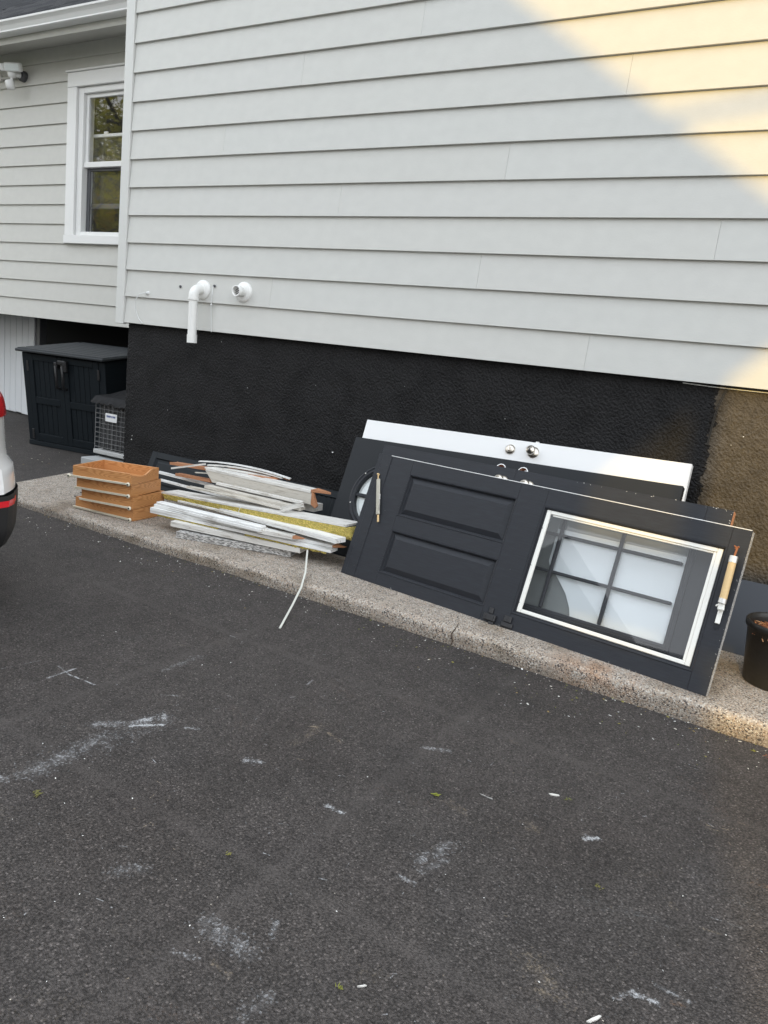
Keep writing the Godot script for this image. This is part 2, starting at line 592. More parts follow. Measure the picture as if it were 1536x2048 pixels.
const STROKES := [[2.71,2.59,2.71,2.47,0.012,0.8,0],[2.65,2.50,2.74,2.52,0.012,0.6,0],[2.73,2.52,2.87,2.51,0.01,0.9,0],[2.53,2.66,2.56,2.52,0.008,0.5,0],[2.71,2.72,2.72,2.60,0.012,0.25,0],[3.20,2.63,3.27,2.55,0.02,1,0],[3.20,2.59,3.23,2.51,0.05,0.5,0],[3.11,2.70,3.21,2.60,0.06,0.35,0],[3.21,3.01,3.20,2.75,0.1,0.3,0],[3.21,2.78,3.24,2.53,0.14,0.22,0],[3.25,2.77,3.27,2.76,0.012,0.7,0],[2.95,2.25,2.95,2.04,0.04,0.25,0],[2.78,2.03,2.84,2.00,0.012,0.5,1],[3.10,2.40,3.15,2.36,0.01,0.6,0],[3.34,2.51,3.38,2.49,0.02,0.6,0],[2.69,2.34,2.94,2.28,0.012,0.3,1],[3.63,2.53,3.67,2.51,0.03,0.7,0],[3.68,2.33,3.67,2.18,0.05,0.4,1],[3.72,2.20,3.79,2.22,0.02,0.6,1],[3.65,2.20,3.67,2.19,0.025,0.7,1],[3.97,2.56,4.02,2.56,0.022,0.75,0],[3.43,1.94,3.42,1.89,0.01,0.6,0],[4.03,3.12,4.16,3.13,0.06,0.55,0],[4.05,3.13,4.10,3.14,0.06,0.4,0],[4.17,3.06,4.15,3.02,0.02,0.6,0],[4.03,3.23,4.09,3.21,0.018,0.6,0],[4.12,3.20,4.17,3.20,0.022,0.6,1],[3.74,3.13,3.78,3.09,0.06,0.4,0],[3.75,3.09,3.77,3.09,0.015,0.6,0],[4.27,3.20,4.26,3.26,0.05,0.45,0],[4.38,3.03,4.42,3.01,0.05,0.3,1],[3.20,3.08,3.17,3.08,0.03,0.6,0],[4.03,2.05,4.10,2.01,0.03,0.6,0],[4.24,2.30,4.33,2.33,0.035,0.4,1],[4.24,2.28,4.30,2.30,0.02,0.4,1],[4.48,2.23,4.50,2.25,0.045,0.45,1],[4.64,2.19,4.67,2.16,0.022,0.8,0],[4.64,2.17,4.66,2.18,0.015,0.6,0],[4.31,2.60,4.34,2.48,0.05,0.55,0],[4.33,2.63,4.36,2.56,0.04,0.5,0],[4.30,2.69,4.34,2.69,0.02,0.6,0],[4.93,1.85,4.99,1.83,0.006,0.6,1],[4.93,1.87,4.99,1.85,0.006,0.6,1],[4.94,1.82,5.00,1.82,0.006,0.6,1],[4.91,1.85,4.98,1.88,0.06,0.25,1],[5.01,1.76,5.04,1.76,0.01,0.5,1],[4.90,2.30,4.92,2.33,0.03,0.4,1],[4.69,2.75,4.74,2.79,0.1,0.45,1],[4.71,2.83,4.74,2.81,0.03,0.6,1],[4.87,2.73,4.90,2.68,0.015,0.5,0],[4.91,2.69,4.95,2.68,0.022,0.8,0],[4.94,2.63,5.01,2.63,0.02,0.55,0],[4.99,2.36,5.04,2.35,0.012,0.5,1],[5.01,2.30,5.08,2.29,0.01,0.5,0],[5.09,2.07,5.12,2.06,0.035,0.55,2],[4.97,1.98,5.09,1.99,0.12,0.2,1],[4.84,1.61,4.94,1.72,0.14,0.22,2],[4.24,1.78,4.27,1.79,0.03,0.35,1],[4.92,2.52,5.02,2.48,0.08,0.15,2],[4.98,2.66,5.00,2.65,0.02,0.5,2]]

func make_ground() -> void:
	var m: StandardMaterial3D = M.asphalt
	m.detail_enabled = true
	m.detail_albedo = stain_map()
	m.detail_blend_mode = BaseMaterial3D.BLEND_MODE_MIX
	m.detail_uv_layer = BaseMaterial3D.DETAIL_UV_2
	var xs := []
	var zs := []
	for i in range(-24, 5):
		xs.append(i * 0.5)
	for i in 57:
		xs.append(2.45 + i * 0.05)
	for i in range(11, 32):
		xs.append(i * 0.5)
	for i in range(-16, 3):
		zs.append(i * 0.5)
	for i in 57:
		zs.append(1.1 + i * 0.05)
	for i in range(8, 24):
		zs.append(i * 0.5)
	var patch := noise(FastNoiseLite.TYPE_SIMPLEX_SMOOTH, 0.9, 27, 4)
	var st := new_st()
	st.set_smooth_group(0)
	for i in range(xs.size() - 1):
		for j in range(zs.size() - 1):
			var inside: bool = xs[i] >= 2.449 and xs[i + 1] <= 5.251 and zs[j] >= 1.099 and zs[j + 1] <= 3.901
			var q := []
			for k in [[0, 0], [1, 0], [1, 1], [0, 1]]:
				q.append(Vector2(xs[i + k[0]], zs[j + k[1]]))
			for k in [0, 1, 2, 0, 2, 3]:
				var p: Vector2 = q[k]
				st.set_uv(p)
				var pk := 1.0 + 0.30 * patch.get_noise_2d(p.x, p.y) + 0.10 * patch.get_noise_2d(p.x * 5.0, p.y * 5.0)
				st.set_color(Color(pk, pk * (1.0 - 0.03 * patch.get_noise_2d(p.y, p.x)), pk * (1.0 - 0.05 * patch.get_noise_2d(p.y, p.x))))
				st.set_uv2(Vector2((p.x - 2.45) / 2.8, (p.y - 1.1) / 2.8) if inside else Vector2(0.001, 0.001))
				st.add_vertex(Vector3(p.x, asph_y(p.x, p.y), p.y))
	struct("driveway", st, m)
	st = new_st()
	poly(st, T(0, -0.16, 0), [Vector3(-200, 0, -200), Vector3(200, 0, -200), Vector3(200, 0, 200), Vector3(-200, 0, 200)], Vector3.UP)
	struct("lawn", st, M.grass)
	# raised walkway of exposed aggregate with a rounded front edge
	st = new_st()
	st.set_smooth_group(0)
	var prof := []
	for k in 7:
		var a := PI / 2.0 * k / 6.0
		prof.append(Vector2(1.07 + 0.03 * sin(a), -0.03 + 0.03 * cos(a)))
	prof.push_front(Vector2(-0.06, 0.0))
	prof.insert(1, Vector2(0.4, 0.0))
	prof.insert(2, Vector2(0.6, 0.0))
	prof.insert(3, Vector2(0.8, 0.0))
	prof.insert(4, Vector2(0.95, 0.0))
	prof.insert(5, Vector2(1.02, 0.0))
	prof.append(Vector2(1.1015, -0.05))
	prof.append(Vector2(1.102, -0.075))
	prof.append(Vector2(1.102, -0.10))
	prof.append(Vector2(1.102, -0.3))
	var wob := noise(FastNoiseLite.TYPE_SIMPLEX_SMOOTH, 0.8, 9, 2)
	var n := 300
	var blot := noise(FastNoiseLite.TYPE_SIMPLEX_SMOOTH, 2.2, 19, 4)
	var tint := func(v: Vector3) -> Color:
		var b := blot.get_noise_3d(v.x, v.y * 4.0, v.z)
		var c := Color(1, 1, 1).lerp(Color(0.62, 0.58, 0.52), smoothstep(0.05, 0.55, b))
		# rust run near the lower right corner of the front door
		var r := exp(-pow((v.x - 4.33) / 0.16, 2.0) - pow((v.z - 1.06) / 0.07, 2.0)) * smoothstep(-0.25, 0.3, blot.get_noise_2d(v.x * 3.0, v.z * 2.0 + v.y * 5.0) + 0.15)
		c = c.lerp(Color(0.85, 0.50, 0.27), 0.75 * r)
		# grime where the kerb meets the asphalt
		c = c.lerp(Color(0.42, 0.38, 0.34), smoothstep(-0.03, -0.10, v.y + 0.03 * b) * 0.55)
		return c
	var at := func(i: int, k: int):
		var p: Vector2 = prof[k]
		var z := p.x
		var t0 := -0.42 + 0.325 * clampf(z / 1.1, -0.1, 1.05)
		var x: float = lerpf(t0, 10.0, pow(i / float(n), 1.25))
		var dz := wob.get_noise_2d(x, 3.0) * 0.014 if z > 0.9 else 0.0
		var dy := wob.get_noise_2d(x * 1.4, z * 3.0) * 0.004 if z > 0.9 else 0.0
		return Vector3(x, p.y + dy, z + dz)
	for i in n:
		for k in range(prof.size() - 1):
			for c in [[0, 0], [0, 1], [1, 1], [0, 0], [1, 1], [1, 0]]:
				var v: Vector3 = at.call(i + c[0], k + c[1])
				st.set_color(tint.call(v))
				st.add_vertex(v)
	# left end face
	st.set_smooth_group(-1)
	for k in range(prof.size() - 2):
		var a: Vector3 = at.call(0, k)
		var b: Vector3 = at.call(0, k + 1)
		poly(st, Transform3D(), [a, b, b - Vector3(0, 0.3, 0), a - Vector3(0, 0.3, 0)], Vector3(-1, 0, 0))
	var walk := struct("walkway", st, M.aggregate)
	# rust and dirt patch on the kerb and the crack are parts of the slab
	st = new_st()
	var c0 := Vector3(3.655, 0.0, 1.02)
	tube(st, [c0 + Vector3(-0.02, 0.0005, -0.03), c0 + Vector3(0, 0.0005, 0.03), c0 + Vector3(0.006, -0.006, 0.07), c0 + Vector3(-0.004, -0.03, 0.082), c0 + Vector3(0.008, -0.06, 0.083), c0 + Vector3(0.002, -0.085, 0.083)], [0.001, 0.002, 0.003, 0.003, 0.003, 0.002], 5)
	obj("crack", st, M.potsoil, walk)

# ---------------------------------------------------------------- the house
const H := 1.267
const E := 0.2032

# one lapped board: face from y0 up, x0..x1, wall plane z
func lap(parent: Node, x0: float, x1: float, y0: float, z: float, m: Material) -> void:
	var st := new_st()
	# section in (z, y): front face leans back under the next board, thick lower edge
	var o := [[-0.022, 0.0], [-0.001, 0.0], [0.0, 0.0012], [-0.0195, E + 0.020], [-0.0265, E + 0.020]]
	var a := []
	var b := []
	for p in o:
		a.append(Vector3(x0, y0 + p[1], z + p[0]))
		b.append(Vector3(x1, y0 + p[1], z + p[0]))
	for i in o.size():
		var j := (i + 1) % o.size()
		var out := Vector3(0, o[j][0] - o[i][0], -(o[j][1] - o[i][1])) * -1.0
		poly(st, Transform3D(), [a[i], a[j], b[j], b[i]], out)
	poly(st, Transform3D(), a, Vector3(-1, 0, 0))
	poly(st, Transform3D(), b, Vector3(1, 0, 0))
	obj("siding_board", st, m, parent)

# rough plaster as real relief: a fine grid pushed in and out by noise
func stucco_coat(called: String, x0: float, x1: float, cell: float, m: Material, parent: Node) -> void:
	var nx := int((x1 - x0) / cell)
	var ny := int((H + 0.07) / cell)
	var big := noise(FastNoiseLite.TYPE_SIMPLEX_SMOOTH, 4.0, 15, 2)
	var lumps := noise(FastNoiseLite.TYPE_SIMPLEX_SMOOTH, 58.0, 16, 2)
	lumps.fractal_gain = 0.6
	var pts := PackedVector3Array()
	var nrm := PackedVector3Array()
	var idx := PackedInt32Array()
	pts.resize((nx + 1) * (ny + 1))
	var col := PackedColorArray()
	col.resize(pts.size())
	nrm.resize(pts.size())
	for j in ny + 1:
		for i in nx + 1:
			var x := lerpf(x0, x1, i / float(nx))
			var y := lerpf(-0.07, H, j / float(ny))
			var l := lumps.get_noise_2d(x * 0.9, y * 1.15)
			# ragged edge between black and brown along the cable
			var xe := x + exp(-absf(x - 4.462) / 0.06) * (0.022 * big.get_noise_2d(y * 2.2, 3.0) + 0.014 * lumps.get_noise_2d(y * 0.9, 9.0))
			var b := big.get_noise_2d(x * 0.8, y * 0.8)
			var dust := smoothstep(0.30, -0.02, y + 0.16 * big.get_noise_2d(x * 2.0, 7.0)) * (0.5 + 0.5 * lumps.get_noise_2d(x * 0.3, y * 0.3))
			col[j * (nx + 1) + i] = Color(1, 1, 1) * (1.0 + 0.35 * b) + Color(1.0, 0.92, 0.8) * (0.9 * dust)
			pts[j * (nx + 1) + i] = Vector3(xe, y, -0.046 + 0.0068 * l + 0.004 * big.get_noise_2d(x, y) - (0.012 if i == 0 and x0 < 0.0 else 0.0))
	for j in ny + 1:
		for i in nx + 1:
			var a := pts[j * (nx + 1) + maxi(i - 1, 0)]
			var b := pts[j * (nx + 1) + mini(i + 1, nx)]
			var c := pts[maxi(j - 1, 0) * (nx + 1) + i]
			var d := pts[mini(j + 1, ny) * (nx + 1) + i]
			nrm[j * (nx + 1) + i] = (b - a).cross(d - c).normalized()
	for j in ny:
		for i in nx:
			var k := j * (nx + 1) + i
			idx.append_array([k, k + nx + 1, k + 1, k + 1, k + nx + 1, k + nx + 2])
	var arr := []
	arr.resize(Mesh.ARRAY_MAX)
	arr[Mesh.ARRAY_VERTEX] = pts
	arr[Mesh.ARRAY_NORMAL] = nrm
	arr[Mesh.ARRAY_COLOR] = col
	arr[Mesh.ARRAY_INDEX] = idx
	var am := ArrayMesh.new()
	am.add_surface_from_arrays(Mesh.PRIMITIVE_TRIANGLES, arr)
	var o := MeshInstance3D.new()
	o.name = numbered(called, parent)
	o.mesh = am
	o.material_override = m
	parent.add_child(o, true)

func make_house() -> void:
	var house := thing("house", "grey clapboard house with black stucco foundation and recessed left wing with white window", "house")
	# front boards: one butt joint in most courses, as seen on the wall
	var joints := {0: [3.752], 1: [1.472, 5.6], 2: [3.034], 3: [4.327], 4: [1.985, 6.3], 5: [3.126], 6: [0.95, 5.4], 7: [3.748], 8: [1.6, 6.1], 9: [2.469], 10: [4.9], 11: [2.0, 5.8], 12: [3.7]}
	for r in 21:
		var y := H + r * E
		var cuts := [0.002]
		cuts.append_array(joints.get(r, [2.0 + fmod(r * 1.37, 2.5), 5.9]))
		cuts.append(9.0)
		for i in range(cuts.size() - 1):
			lap(house, cuts[i] + (0.0006 if i else 0.0), cuts[i + 1] - (0.0006 if i < cuts.size() - 2 else 0.0), y + (rng.randf_range(-0.0008, 0.0008) if i else 0.0), 0.0, M.sidings[rng.randi_range(0, 3)])
	var st: SurfaceTool
	for q in [Vector3(2.093, 0.544, 0.007), Vector3(1.014, 1.2, 0.003), Vector3(1.294, 0.894, 0.003), Vector3(0.494, 0.631, 0.003), Vector3(3.312, 0.938, 0.003), Vector3(3.45, 0.92, 0.002), Vector3(1.9, 0.98, 0.002), Vector3(0.10, 0.34, 0.006), Vector3(0.105, 0.37, 0.004), Vector3(4.62, 1.02, 0.004), Vector3(4.57, 0.97, 0.003), Vector3(2.6, 1.05, 0.002)]:
		st = new_st()
		bbox(st, Transform3D(Basis(Vector3(0, 0, 1), q.x * 9.0), Vector3(q.x, q.y, -0.040)), Vector3(q.z * 1.6, q.z, 0.004), 0.001)
		obj("paint_speck", st, M.white, house)
	# corner board
	st = new_st()
	box2(st, Transform3D(), Vector3(-0.092, H - 0.012, -0.03), Vector3(-0.001, 5.55, 0.008), 0.003)
	obj("corner_board", st, M.trim_grey, house)
	# side of the main block above the wing
	st = new_st()
	box2(st, Transform3D(), Vector3(-0.085, H - 0.005, -8.0), Vector3(-0.06, 5.5, -0.032))
	obj("side_wall", st, M.siding, house)
	# body behind the boards
	st = new_st()
	box2(st, Transform3D(), Vector3(-0.058, H + 0.005, -8.0), Vector3(9.0, 5.5, -0.03))
	obj("wall_sheathing", st, M.dark_room, house)
	# foundation: core wall with a coat of rough stucco, painted black up to x 4.46 and brown stucco beyond
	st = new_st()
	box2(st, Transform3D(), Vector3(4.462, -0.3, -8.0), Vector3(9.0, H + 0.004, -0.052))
	var bare := obj("foundation_wall", st, M.stucco_brown, house)  # right section, the browner of the two
	st = new_st()
	box2(st, Transform3D(), Vector3(0.005, -0.3, -8.0), Vector3(4.461, H + 0.004, -0.055))
	var core := obj("foundation_wall", st, M.stucco, house)
	stucco_coat("black_stucco", -0.001, 4.462, 0.0062, M.stucco, core)
	stucco_coat("brown_stucco", 4.462, 6.4, 0.0066, M.stucco_brown, bare)
	# eaves of the main roof high above the picture
	st = new_st()
	prism(st, Transform3D(Basis(Vector3(0, 0, -1), Vector3.UP, Vector3(1, 0, 0)), Vector3(-0.4, 5.5, 0)), [Vector2(-0.4, -0.05), Vector2(4.2, 2.6), Vector2(8.8, -0.05), Vector2(8.8, 0.1), Vector2(4.2, 2.78), Vector2(-0.4, 0.1)], 0.0, 9.8)
	obj("main_roof", st, M.shingle_a, house)

	# left wing, 1.3 m back
	var zw := -1.3
	var y0 := 1.228
	var wx0 := -2.50
	var wx1 := -1.28
	for r in 14:
		var y := y0 + r * 0.2030
		var yt := y + 0.2030
		if y < 3.56 and yt > 2.10:
			lap(house, -7.0, wx0 + 0.03, y, zw, M.siding_wing)
			lap(house, wx1 - 0.03, -0.06, y, zw, M.siding_wing)
		else:
			lap(house, -7.0, -0.06, y, zw, M.siding_wing)
	# sheathing round the window opening
	st = new_st()
	var zb := zw - 0.027
	box2(st, Transform3D(), Vector3(-7.0, y0 + 0.01, zb - 0.12), Vector3(-2.36, 4.0, zb))
	box2(st, Transform3D(), Vector3(-1.42, y0 + 0.01, zb - 0.12), Vector3(-0.09, 4.0, zb))
	box2(st, Transform3D(), Vector3(-2.36, y0 + 0.01, zb - 0.12), Vector3(-1.42, 2.10, zb))
	box2(st, Transform3D(), Vector3(-2.36, 3.60, zb - 0.12), Vector3(-1.42, 4.0, zb))
	obj("wing_sheathing", st, M.dark_room, house)
	# the room behind the window: walls, floor and ceiling with thickness
	st = new_st()
	box2(st, Transform3D(), Vector3(-7.0, y0 + 0.012, -6.0), Vector3(-0.09, y0 + 0.15, zb - 0.121))
	box2(st, Transform3D(), Vector3(-7.0, 4.0, -6.0), Vector3(-0.09, 4.1, zw - 0.03))
	box2(st, Transform3D(), Vector3(-7.0, y0 + 0.15, -6.1), Vector3(-0.09, 4.0, -6.0))
	box2(st, Transform3D(), Vector3(-7.1, y0, -6.0), Vector3(-7.0, 4.0, zw - 0.03))
	box2(st, Transform3D(), Vector3(-3.2, y0 + 0.15, -3.0), Vector3(-0.09, 4.0, -2.9))
	obj("wing_room", st, M.dark_room, house)
	# dark back wall under the wing
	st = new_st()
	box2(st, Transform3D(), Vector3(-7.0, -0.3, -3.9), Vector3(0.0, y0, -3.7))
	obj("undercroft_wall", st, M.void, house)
	# soffit, fascia, gutter
	st = new_st()
	prism(st, Transform3D(Basis(Vector3(0, 0, 1), Vector3.UP, Vector3(-1, 0, 0)), Vector3(-0.09, 0, 0)), [Vector2(zw - 0.02, 4.012), Vector2(-0.95, 3.945), Vector2(-0.95, 3.925), Vector2(-0.905, 3.905), Vector2(-0.90, 3.93), Vector2(-0.90, 4.05), Vector2(zw - 0.02, 4.06)], 0.0, 7.3)
	obj("soffit", st, M.siding_wing, house)
	st = new_st()
	prism(st, Transform3D(Basis(Vector3(0, 0, 1), Vector3.UP, Vector3(-1, 0, 0)), Vector3(-0.09, 0, 0)), [Vector2(-0.897, 3.965), Vector2(-0.81, 3.965), Vector2(-0.80, 3.972), Vector2(-0.805, 3.985), Vector2(-0.785, 4.02), Vector2(-0.770, 4.035), Vector2(-0.758, 4.045), Vector2(-0.756, 4.062), Vector2(-0.765, 4.067), Vector2(-0.775, 4.060), Vector2(-0.79, 4.04), Vector2(-0.815, 3.985), Vector2(-0.885, 3.98), Vector2(-0.885, 4.07), Vector2(-0.897, 4.07)], 0.0, 7.3)
	obj("gutter", st, M.white, house)
	# wing roof with shingles
	st = new_st()
	var slope := 0.62
	var rx := Transform3D(Basis(Vector3(1, 0, 0), Vector3(0, cos(slope), sin(slope)), Vector3(0, -sin(slope), cos(slope))), Vector3(0, 4.075, -0.80))
	# local: x along the eave, z down the slope, y out of the roof
	box2(st, rx, Vector3(-7.3, -0.03, -3.6), Vector3(-0.09, 0.0, 0.0))
	var roof := obj("wing_roof", st, M.shingle_b, house)
	var sm := [M.shingle_a, M.shingle_b, M.shingle_c]
	var meshes := []
	for w in [0.16, 0.20, 0.24]:
		var s := new_st()
		bbox(s, Transform3D(Basis(Vector3(1, 0, 0), 0.035), Vector3(0, 0.009, -0.07)), Vector3(w, 0.006, 0.16), 0.002)
		s.generate_normals()
		meshes.append([w, s.commit()])
	for c in 8:
		var x := -3.9 + 0.07 * (c % 3)
		while x < -0.3:
			var k := rng.randi_range(0, 2)
			var mi := MeshInstance3D.new()
			mi.name = numbered("shingle", roof)
			mi.mesh = meshes[k][1]
			mi.material_override = sm[rng.randi_range(0, 2)]
			roof.add_child(mi, true)
			mi.transform = rx * T(x + meshes[k][0] / 2.0, 0, 0.02 - c * 0.14 + rng.randf_range(-0.012, 0.004))
			x += meshes[k][0] + 0.006
	# window
	var win := pivot("window", house)
	var zf := zw + 0.018
	st = new_st()
	box2(st, Transform3D(), Vector3(-2.495, 2.131, zw - 0.02), Vector3(-2.352, 3.588, zf), 0.003)
	box2(st, Transform3D(), Vector3(-1.42, 2.131, zw - 0.02), Vector3(-1.285, 3.588, zf), 0.003)
	box2(st, Transform3D(), Vector3(-2.495, 3.590, zw - 0.02), Vector3(-1.285, 3.728, zf + 0.003), 0.003)
	box2(st, Transform3D(), Vector3(-2.51, 3.729, zw - 0.02), Vector3(-1.27, 3.748, zf + 0.022), 0.004)
	obj("casing", st, M.white, win)
	st = new_st()
	box2(st, Transform3D(), Vector3(-2.50, 2.042, zw - 0.02), Vector3(-1.28, 2.129, zf + 0.012), 0.004)
	obj("sill", st, M.white, win)
	# jambs and outer frame, set back
	st = new_st()
	box2(st, Transform3D(), Vector3(-2.350, 2.131, zw - 0.15), Vector3(-2.272, 3.588, zw - 0.012), 0.003)
	box2(st, Transform3D(), Vector3(-1.50, 2.131, zw - 0.15), Vector3(-1.422, 3.588, zw - 0.012), 0.003)
	box2(st, Transform3D(), Vector3(-2.270, 3.53, zw - 0.15), Vector3(-1.502, 3.588, zw - 0.012), 0.003)
	box2(st, Transform3D(), Vector3(-2.270, 2.131, zw - 0.15), Vector3(-1.502, 2.17, zw - 0.012), 0.003)
	obj("frame", st, M.white, win)
	# upper sash
	st = new_st()
	var zs := zw - 0.045
	box2(st, Transform3D(), Vector3(-2.269, 2.815, zs - 0.03), Vector3(-1.503, 2.868, zs + 0.012), 0.003)
	box2(st, Transform3D(), Vector3(-2.269, 2.869, zs - 0.03), Vector3(-2.228, 3.529, zs), 0.003)
	box2(st, Transform3D(), Vector3(-1.544, 2.869, zs - 0.03), Vector3(-1.503, 3.529, zs), 0.003)
	box2(st, Transform3D(), Vector3(-2.227, 3.492, zs - 0.03), Vector3(-1.545, 3.529, zs), 0.003)
	obj("upper_sash", st, M.white, win)
	st = new_st()
	for g in [0.0, -0.012]:
		glass(st, Vector3(-2.227, 2.869, zs - 0.014 + g), Vector3(-1.545, 3.491, zs - 0.014 + g))
	obj("pane", st, M.glass, win)
	# lower half: screen frame with the raised inner sash behind it
	st = new_st()
	var zl := zs - 0.035
	box2(st, Transform3D(), Vector3(-2.269, 2.172, zl - 0.012), Vector3(-2.222, 2.814, zl + 0.004), 0.002)
	box2(st, Transform3D(), Vector3(-1.55, 2.172, zl - 0.012), Vector3(-1.503, 2.814, zl + 0.004), 0.002)
	box2(st, Transform3D(), Vector3(-2.221, 2.786, zl - 0.012), Vector3(-1.551, 2.814, zl + 0.004), 0.002)
	obj("screen_frame", st, M.screen_frame, win)
	st = new_st()
	var zi := zl - 0.05
	box2(st, Transform3D(), Vector3(-2.262, 2.425, zi - 0.03), Vector3(-1.51, 2.475, zi), 0.003)
	obj("inner_sash_lower_rail", st, M.screen_frame, win)
	st = new_st()
	box2(st, Transform3D(), Vector3(-2.262, 3.135, zi - 0.03), Vector3(-1.51, 3.165, zi), 0.003)
	for x in [-2.10, -1.78]:
		box2(st, Transform3D(), Vector3(x, 3.166, zi - 0.02), Vector3(x + 0.055, 3.190, zi - 0.004), 0.002)
	obj("inner_sash_top_rail", st, M.white, win)
	st = new_st()
	for g in [0.0, -0.012]:
		glass(st, Vector3(-2.262, 2.476, zi - 0.015 + g), Vector3(-1.51, 3.134, zi - 0.015 + g))
	obj("pane", st, M.glass, win)
	st = new_st()
	for g in [0.0, -0.012]:
		glass(st, Vector3(-2.221, 2.172, zl - 0.004 + g), Vector3(-1.551, 2.785, zl - 0.004 + g))
	obj("pane", st, M.glass, win)
	# pale frame of a window across the room
	st = new_st()
	box2(st, Transform3D(), Vector3(-1.95, 2.0, -2.86), Vector3(-1.86, 3.3, -2.83))
	box2(st, Transform3D(), Vector3(-1.78, 2.0, -2.86), Vector3(-1.75, 3.3, -2.83))
	obj("inner_trim", st, M.house_pale, win)

# ---------------------------------------------------------------- things fixed to the walls
func make_fixtures() -> void:
	# motion flood light on the wing
	var f := thing("flood_light", "white twin motion flood light on the wing wall beside the window", "flood light", T(-3.25, 3.755, -1.3))
	var st := new_st()
	lathe(st, Transform3D(Basis(Vector3(1, 0, 0), Vector3(0, 0, 1), Vector3(0, -1, 0)), Vector3.ZERO), [Vector2(0, 0.05), Vector2(0.045, 0.05), Vector2(0.055, 0.04), Vector2(0.055, -0.03), Vector2(0, -0.03)], 20)
	obj("junction_box", st, M.screen_frame, f)
	st = new_st()
	tube(st, [Vector3(0, 0, 0.05), Vector3(-0.01, 0.0, 0.12)], 0.03, 12)
	lathe(st, T(-0.02, -0.01, 0.13), [Vector2(0, 0.045), Vector2(0.035, 0.035), Vector2(0.047, 0.0), Vector2(0.035, -0.035), Vector2(0, -0.045)], 16)
	obj("mount", st, M.white, f)
	var hx := Transform3D(Basis.from_euler(Vector3(0.35, 0.5, 0.05)), Vector3(0.03, 0.045, 0.15))
	st = new_st()
	bbox(st, hx, Vector3(0.18, 0.085, 0.07), 0.012)
	bbox(st, hx * T(-0.125, -0.005, -0.012), Vector3(0.045, 0.07, 0.05), 0.01)
	var hd := obj("lamp_head", st, M.white, f)
	st = new_st()
	bbox(st, hx * T(0, 0, 0.037), Vector3(0.155, 0.065, 0.006), 0.002)
	obj("lens", st, M.frost, hd)
	st = new_st()
	tube(st, [Vector3(-0.02, -0.045, 0.13), Vector3(-0.02, -0.09, 0.14)], 0.014, 10)
	lathe(st, Transform3D(Basis.from_euler(Vector3(0.25, 0, 0.1)), Vector3(-0.02, -0.125, 0.15)), [Vector2(0, 0.05), Vector2(0.04, 0.045), Vector2(0.046, 0.03), Vector2(0.046, -0.02), Vector2(0.036, -0.045), Vector2(0, -0.05)], 18)
	obj("motion_sensor", st, M.white, f)
	st = new_st()
	tube(st, [Vector3(-3.29, 3.755, -1.272), Vector3(-4.6, 3.76, -1.272)], 0.014, 10)
	box2(st, Transform3D(), Vector3(-3.62, 3.725, -1.286), Vector3(-3.60, 3.79, -1.255), 0.002)
	tag(obj("conduit", st, M.siding_wing), "grey conduit pipe running along the wing wall to the flood light", "conduit")
	# bent PVC pipe
	var fl := Transform3D(Basis(Vector3(1, 0, 0), Vector3(0, 0, 1), Vector3(0, -1, 0)), Vector3.ZERO)
	var p := thing("vent_pipe", "white plastic vent pipe elbowing down the siding over the black foundation", "pipe", T(0.832, 1.558, 0.0))
	st = new_st()
	lathe(st, fl, [Vector2(0.034, 0.014), Vector2(0.05, 0.014), Vector2(0.066, 0.009), Vector2(0.072, 0.0), Vector2(0.072, -0.012)], 28)
	obj("flange", st, M.pvc, p)
	st = new_st()
	var bend := [Vector3(0, 0, -0.01), Vector3(0, 0, 0.035)]
	for k in 7:
		var a := PI / 2 * k / 6.0
		bend.append(Vector3(0, -0.052 * (1 - cos(a)), 0.035 + 0.052 * sin(a)))
	bend.append(Vector3(0, -0.075, 0.087))
	tube(st, bend, 0.036, 20)
	tube(st, [Vector3(0, -0.062, 0.087), Vector3(0, -0.082, 0.087)], 0.0395, 20)
	obj("elbow", st, M.pvc, p)
	st = new_st()
	tube(st, [Vector3(0, -0.083, 0.087), Vector3(0.004, -0.335, 0.084)], 0.0325, 20)
	obj("downpipe", st, M.pvc, p)
	st = new_st()
	tube(st, [Vector3(0.004, -0.328, 0.084), Vector3(0.005, -0.388, 0.083)], 0.037, 20)
	obj("coupling", st, M.pvc, p)
	# short vent with a louvred mouth
	p = thing("wall_vent", "short white round vent with grille in the siding right of the bent pipe", "vent", T(1.229, 1.562, 0.0))
	st = new_st()
	lathe(st, fl, [Vector2(0.034, 0.014), Vector2(0.05, 0.014), Vector2(0.066, 0.009), Vector2(0.072, 0.0), Vector2(0.072, -0.012)], 28)
	obj("flange", st, M.pvc, p)
	st = new_st()
	lathe(st, fl, [Vector2(0.031, 0.03), Vector2(0.031, 0.082), Vector2(0.038, 0.082), Vector2(0.038, 0.045), Vector2(0.034, 0.04), Vector2(0.034, 0.0)], 24)
	obj("spigot", st, M.pvc, p)
	st = new_st()
	for k in 5:
		bbox(st, Transform3D(Basis.from_euler(Vector3(0.5, 0, 0.5)), Vector3((k - 2) * -0.006, (k - 2) * 0.011, 0.074)), Vector3(0.056 - absf(k - 2) * 0.009, 0.003, 0.008))
	obj("grille", st, M.pvc, p)
	st = new_st()
	lathe(st, fl, [Vector2(0, 0.05), Vector2(0.031, 0.05)], 16)
	obj("duct_inside", st, M.dark_room, p)
	# wires on the wall
	st = new_st()
	tube(st, [Vector3(0.256, 1.505, -0.012), Vector3(0.25, 1.507, 0.02), Vector3(0.20, 1.49, 0.035), Vector3(0.155, 1.44, 0.03), Vector3(0.15, 1.38, 0.022), Vector3(0.18, 1.31, 0.012), Vector3(0.225, 1.272, 0.008)], 0.0035, 8)
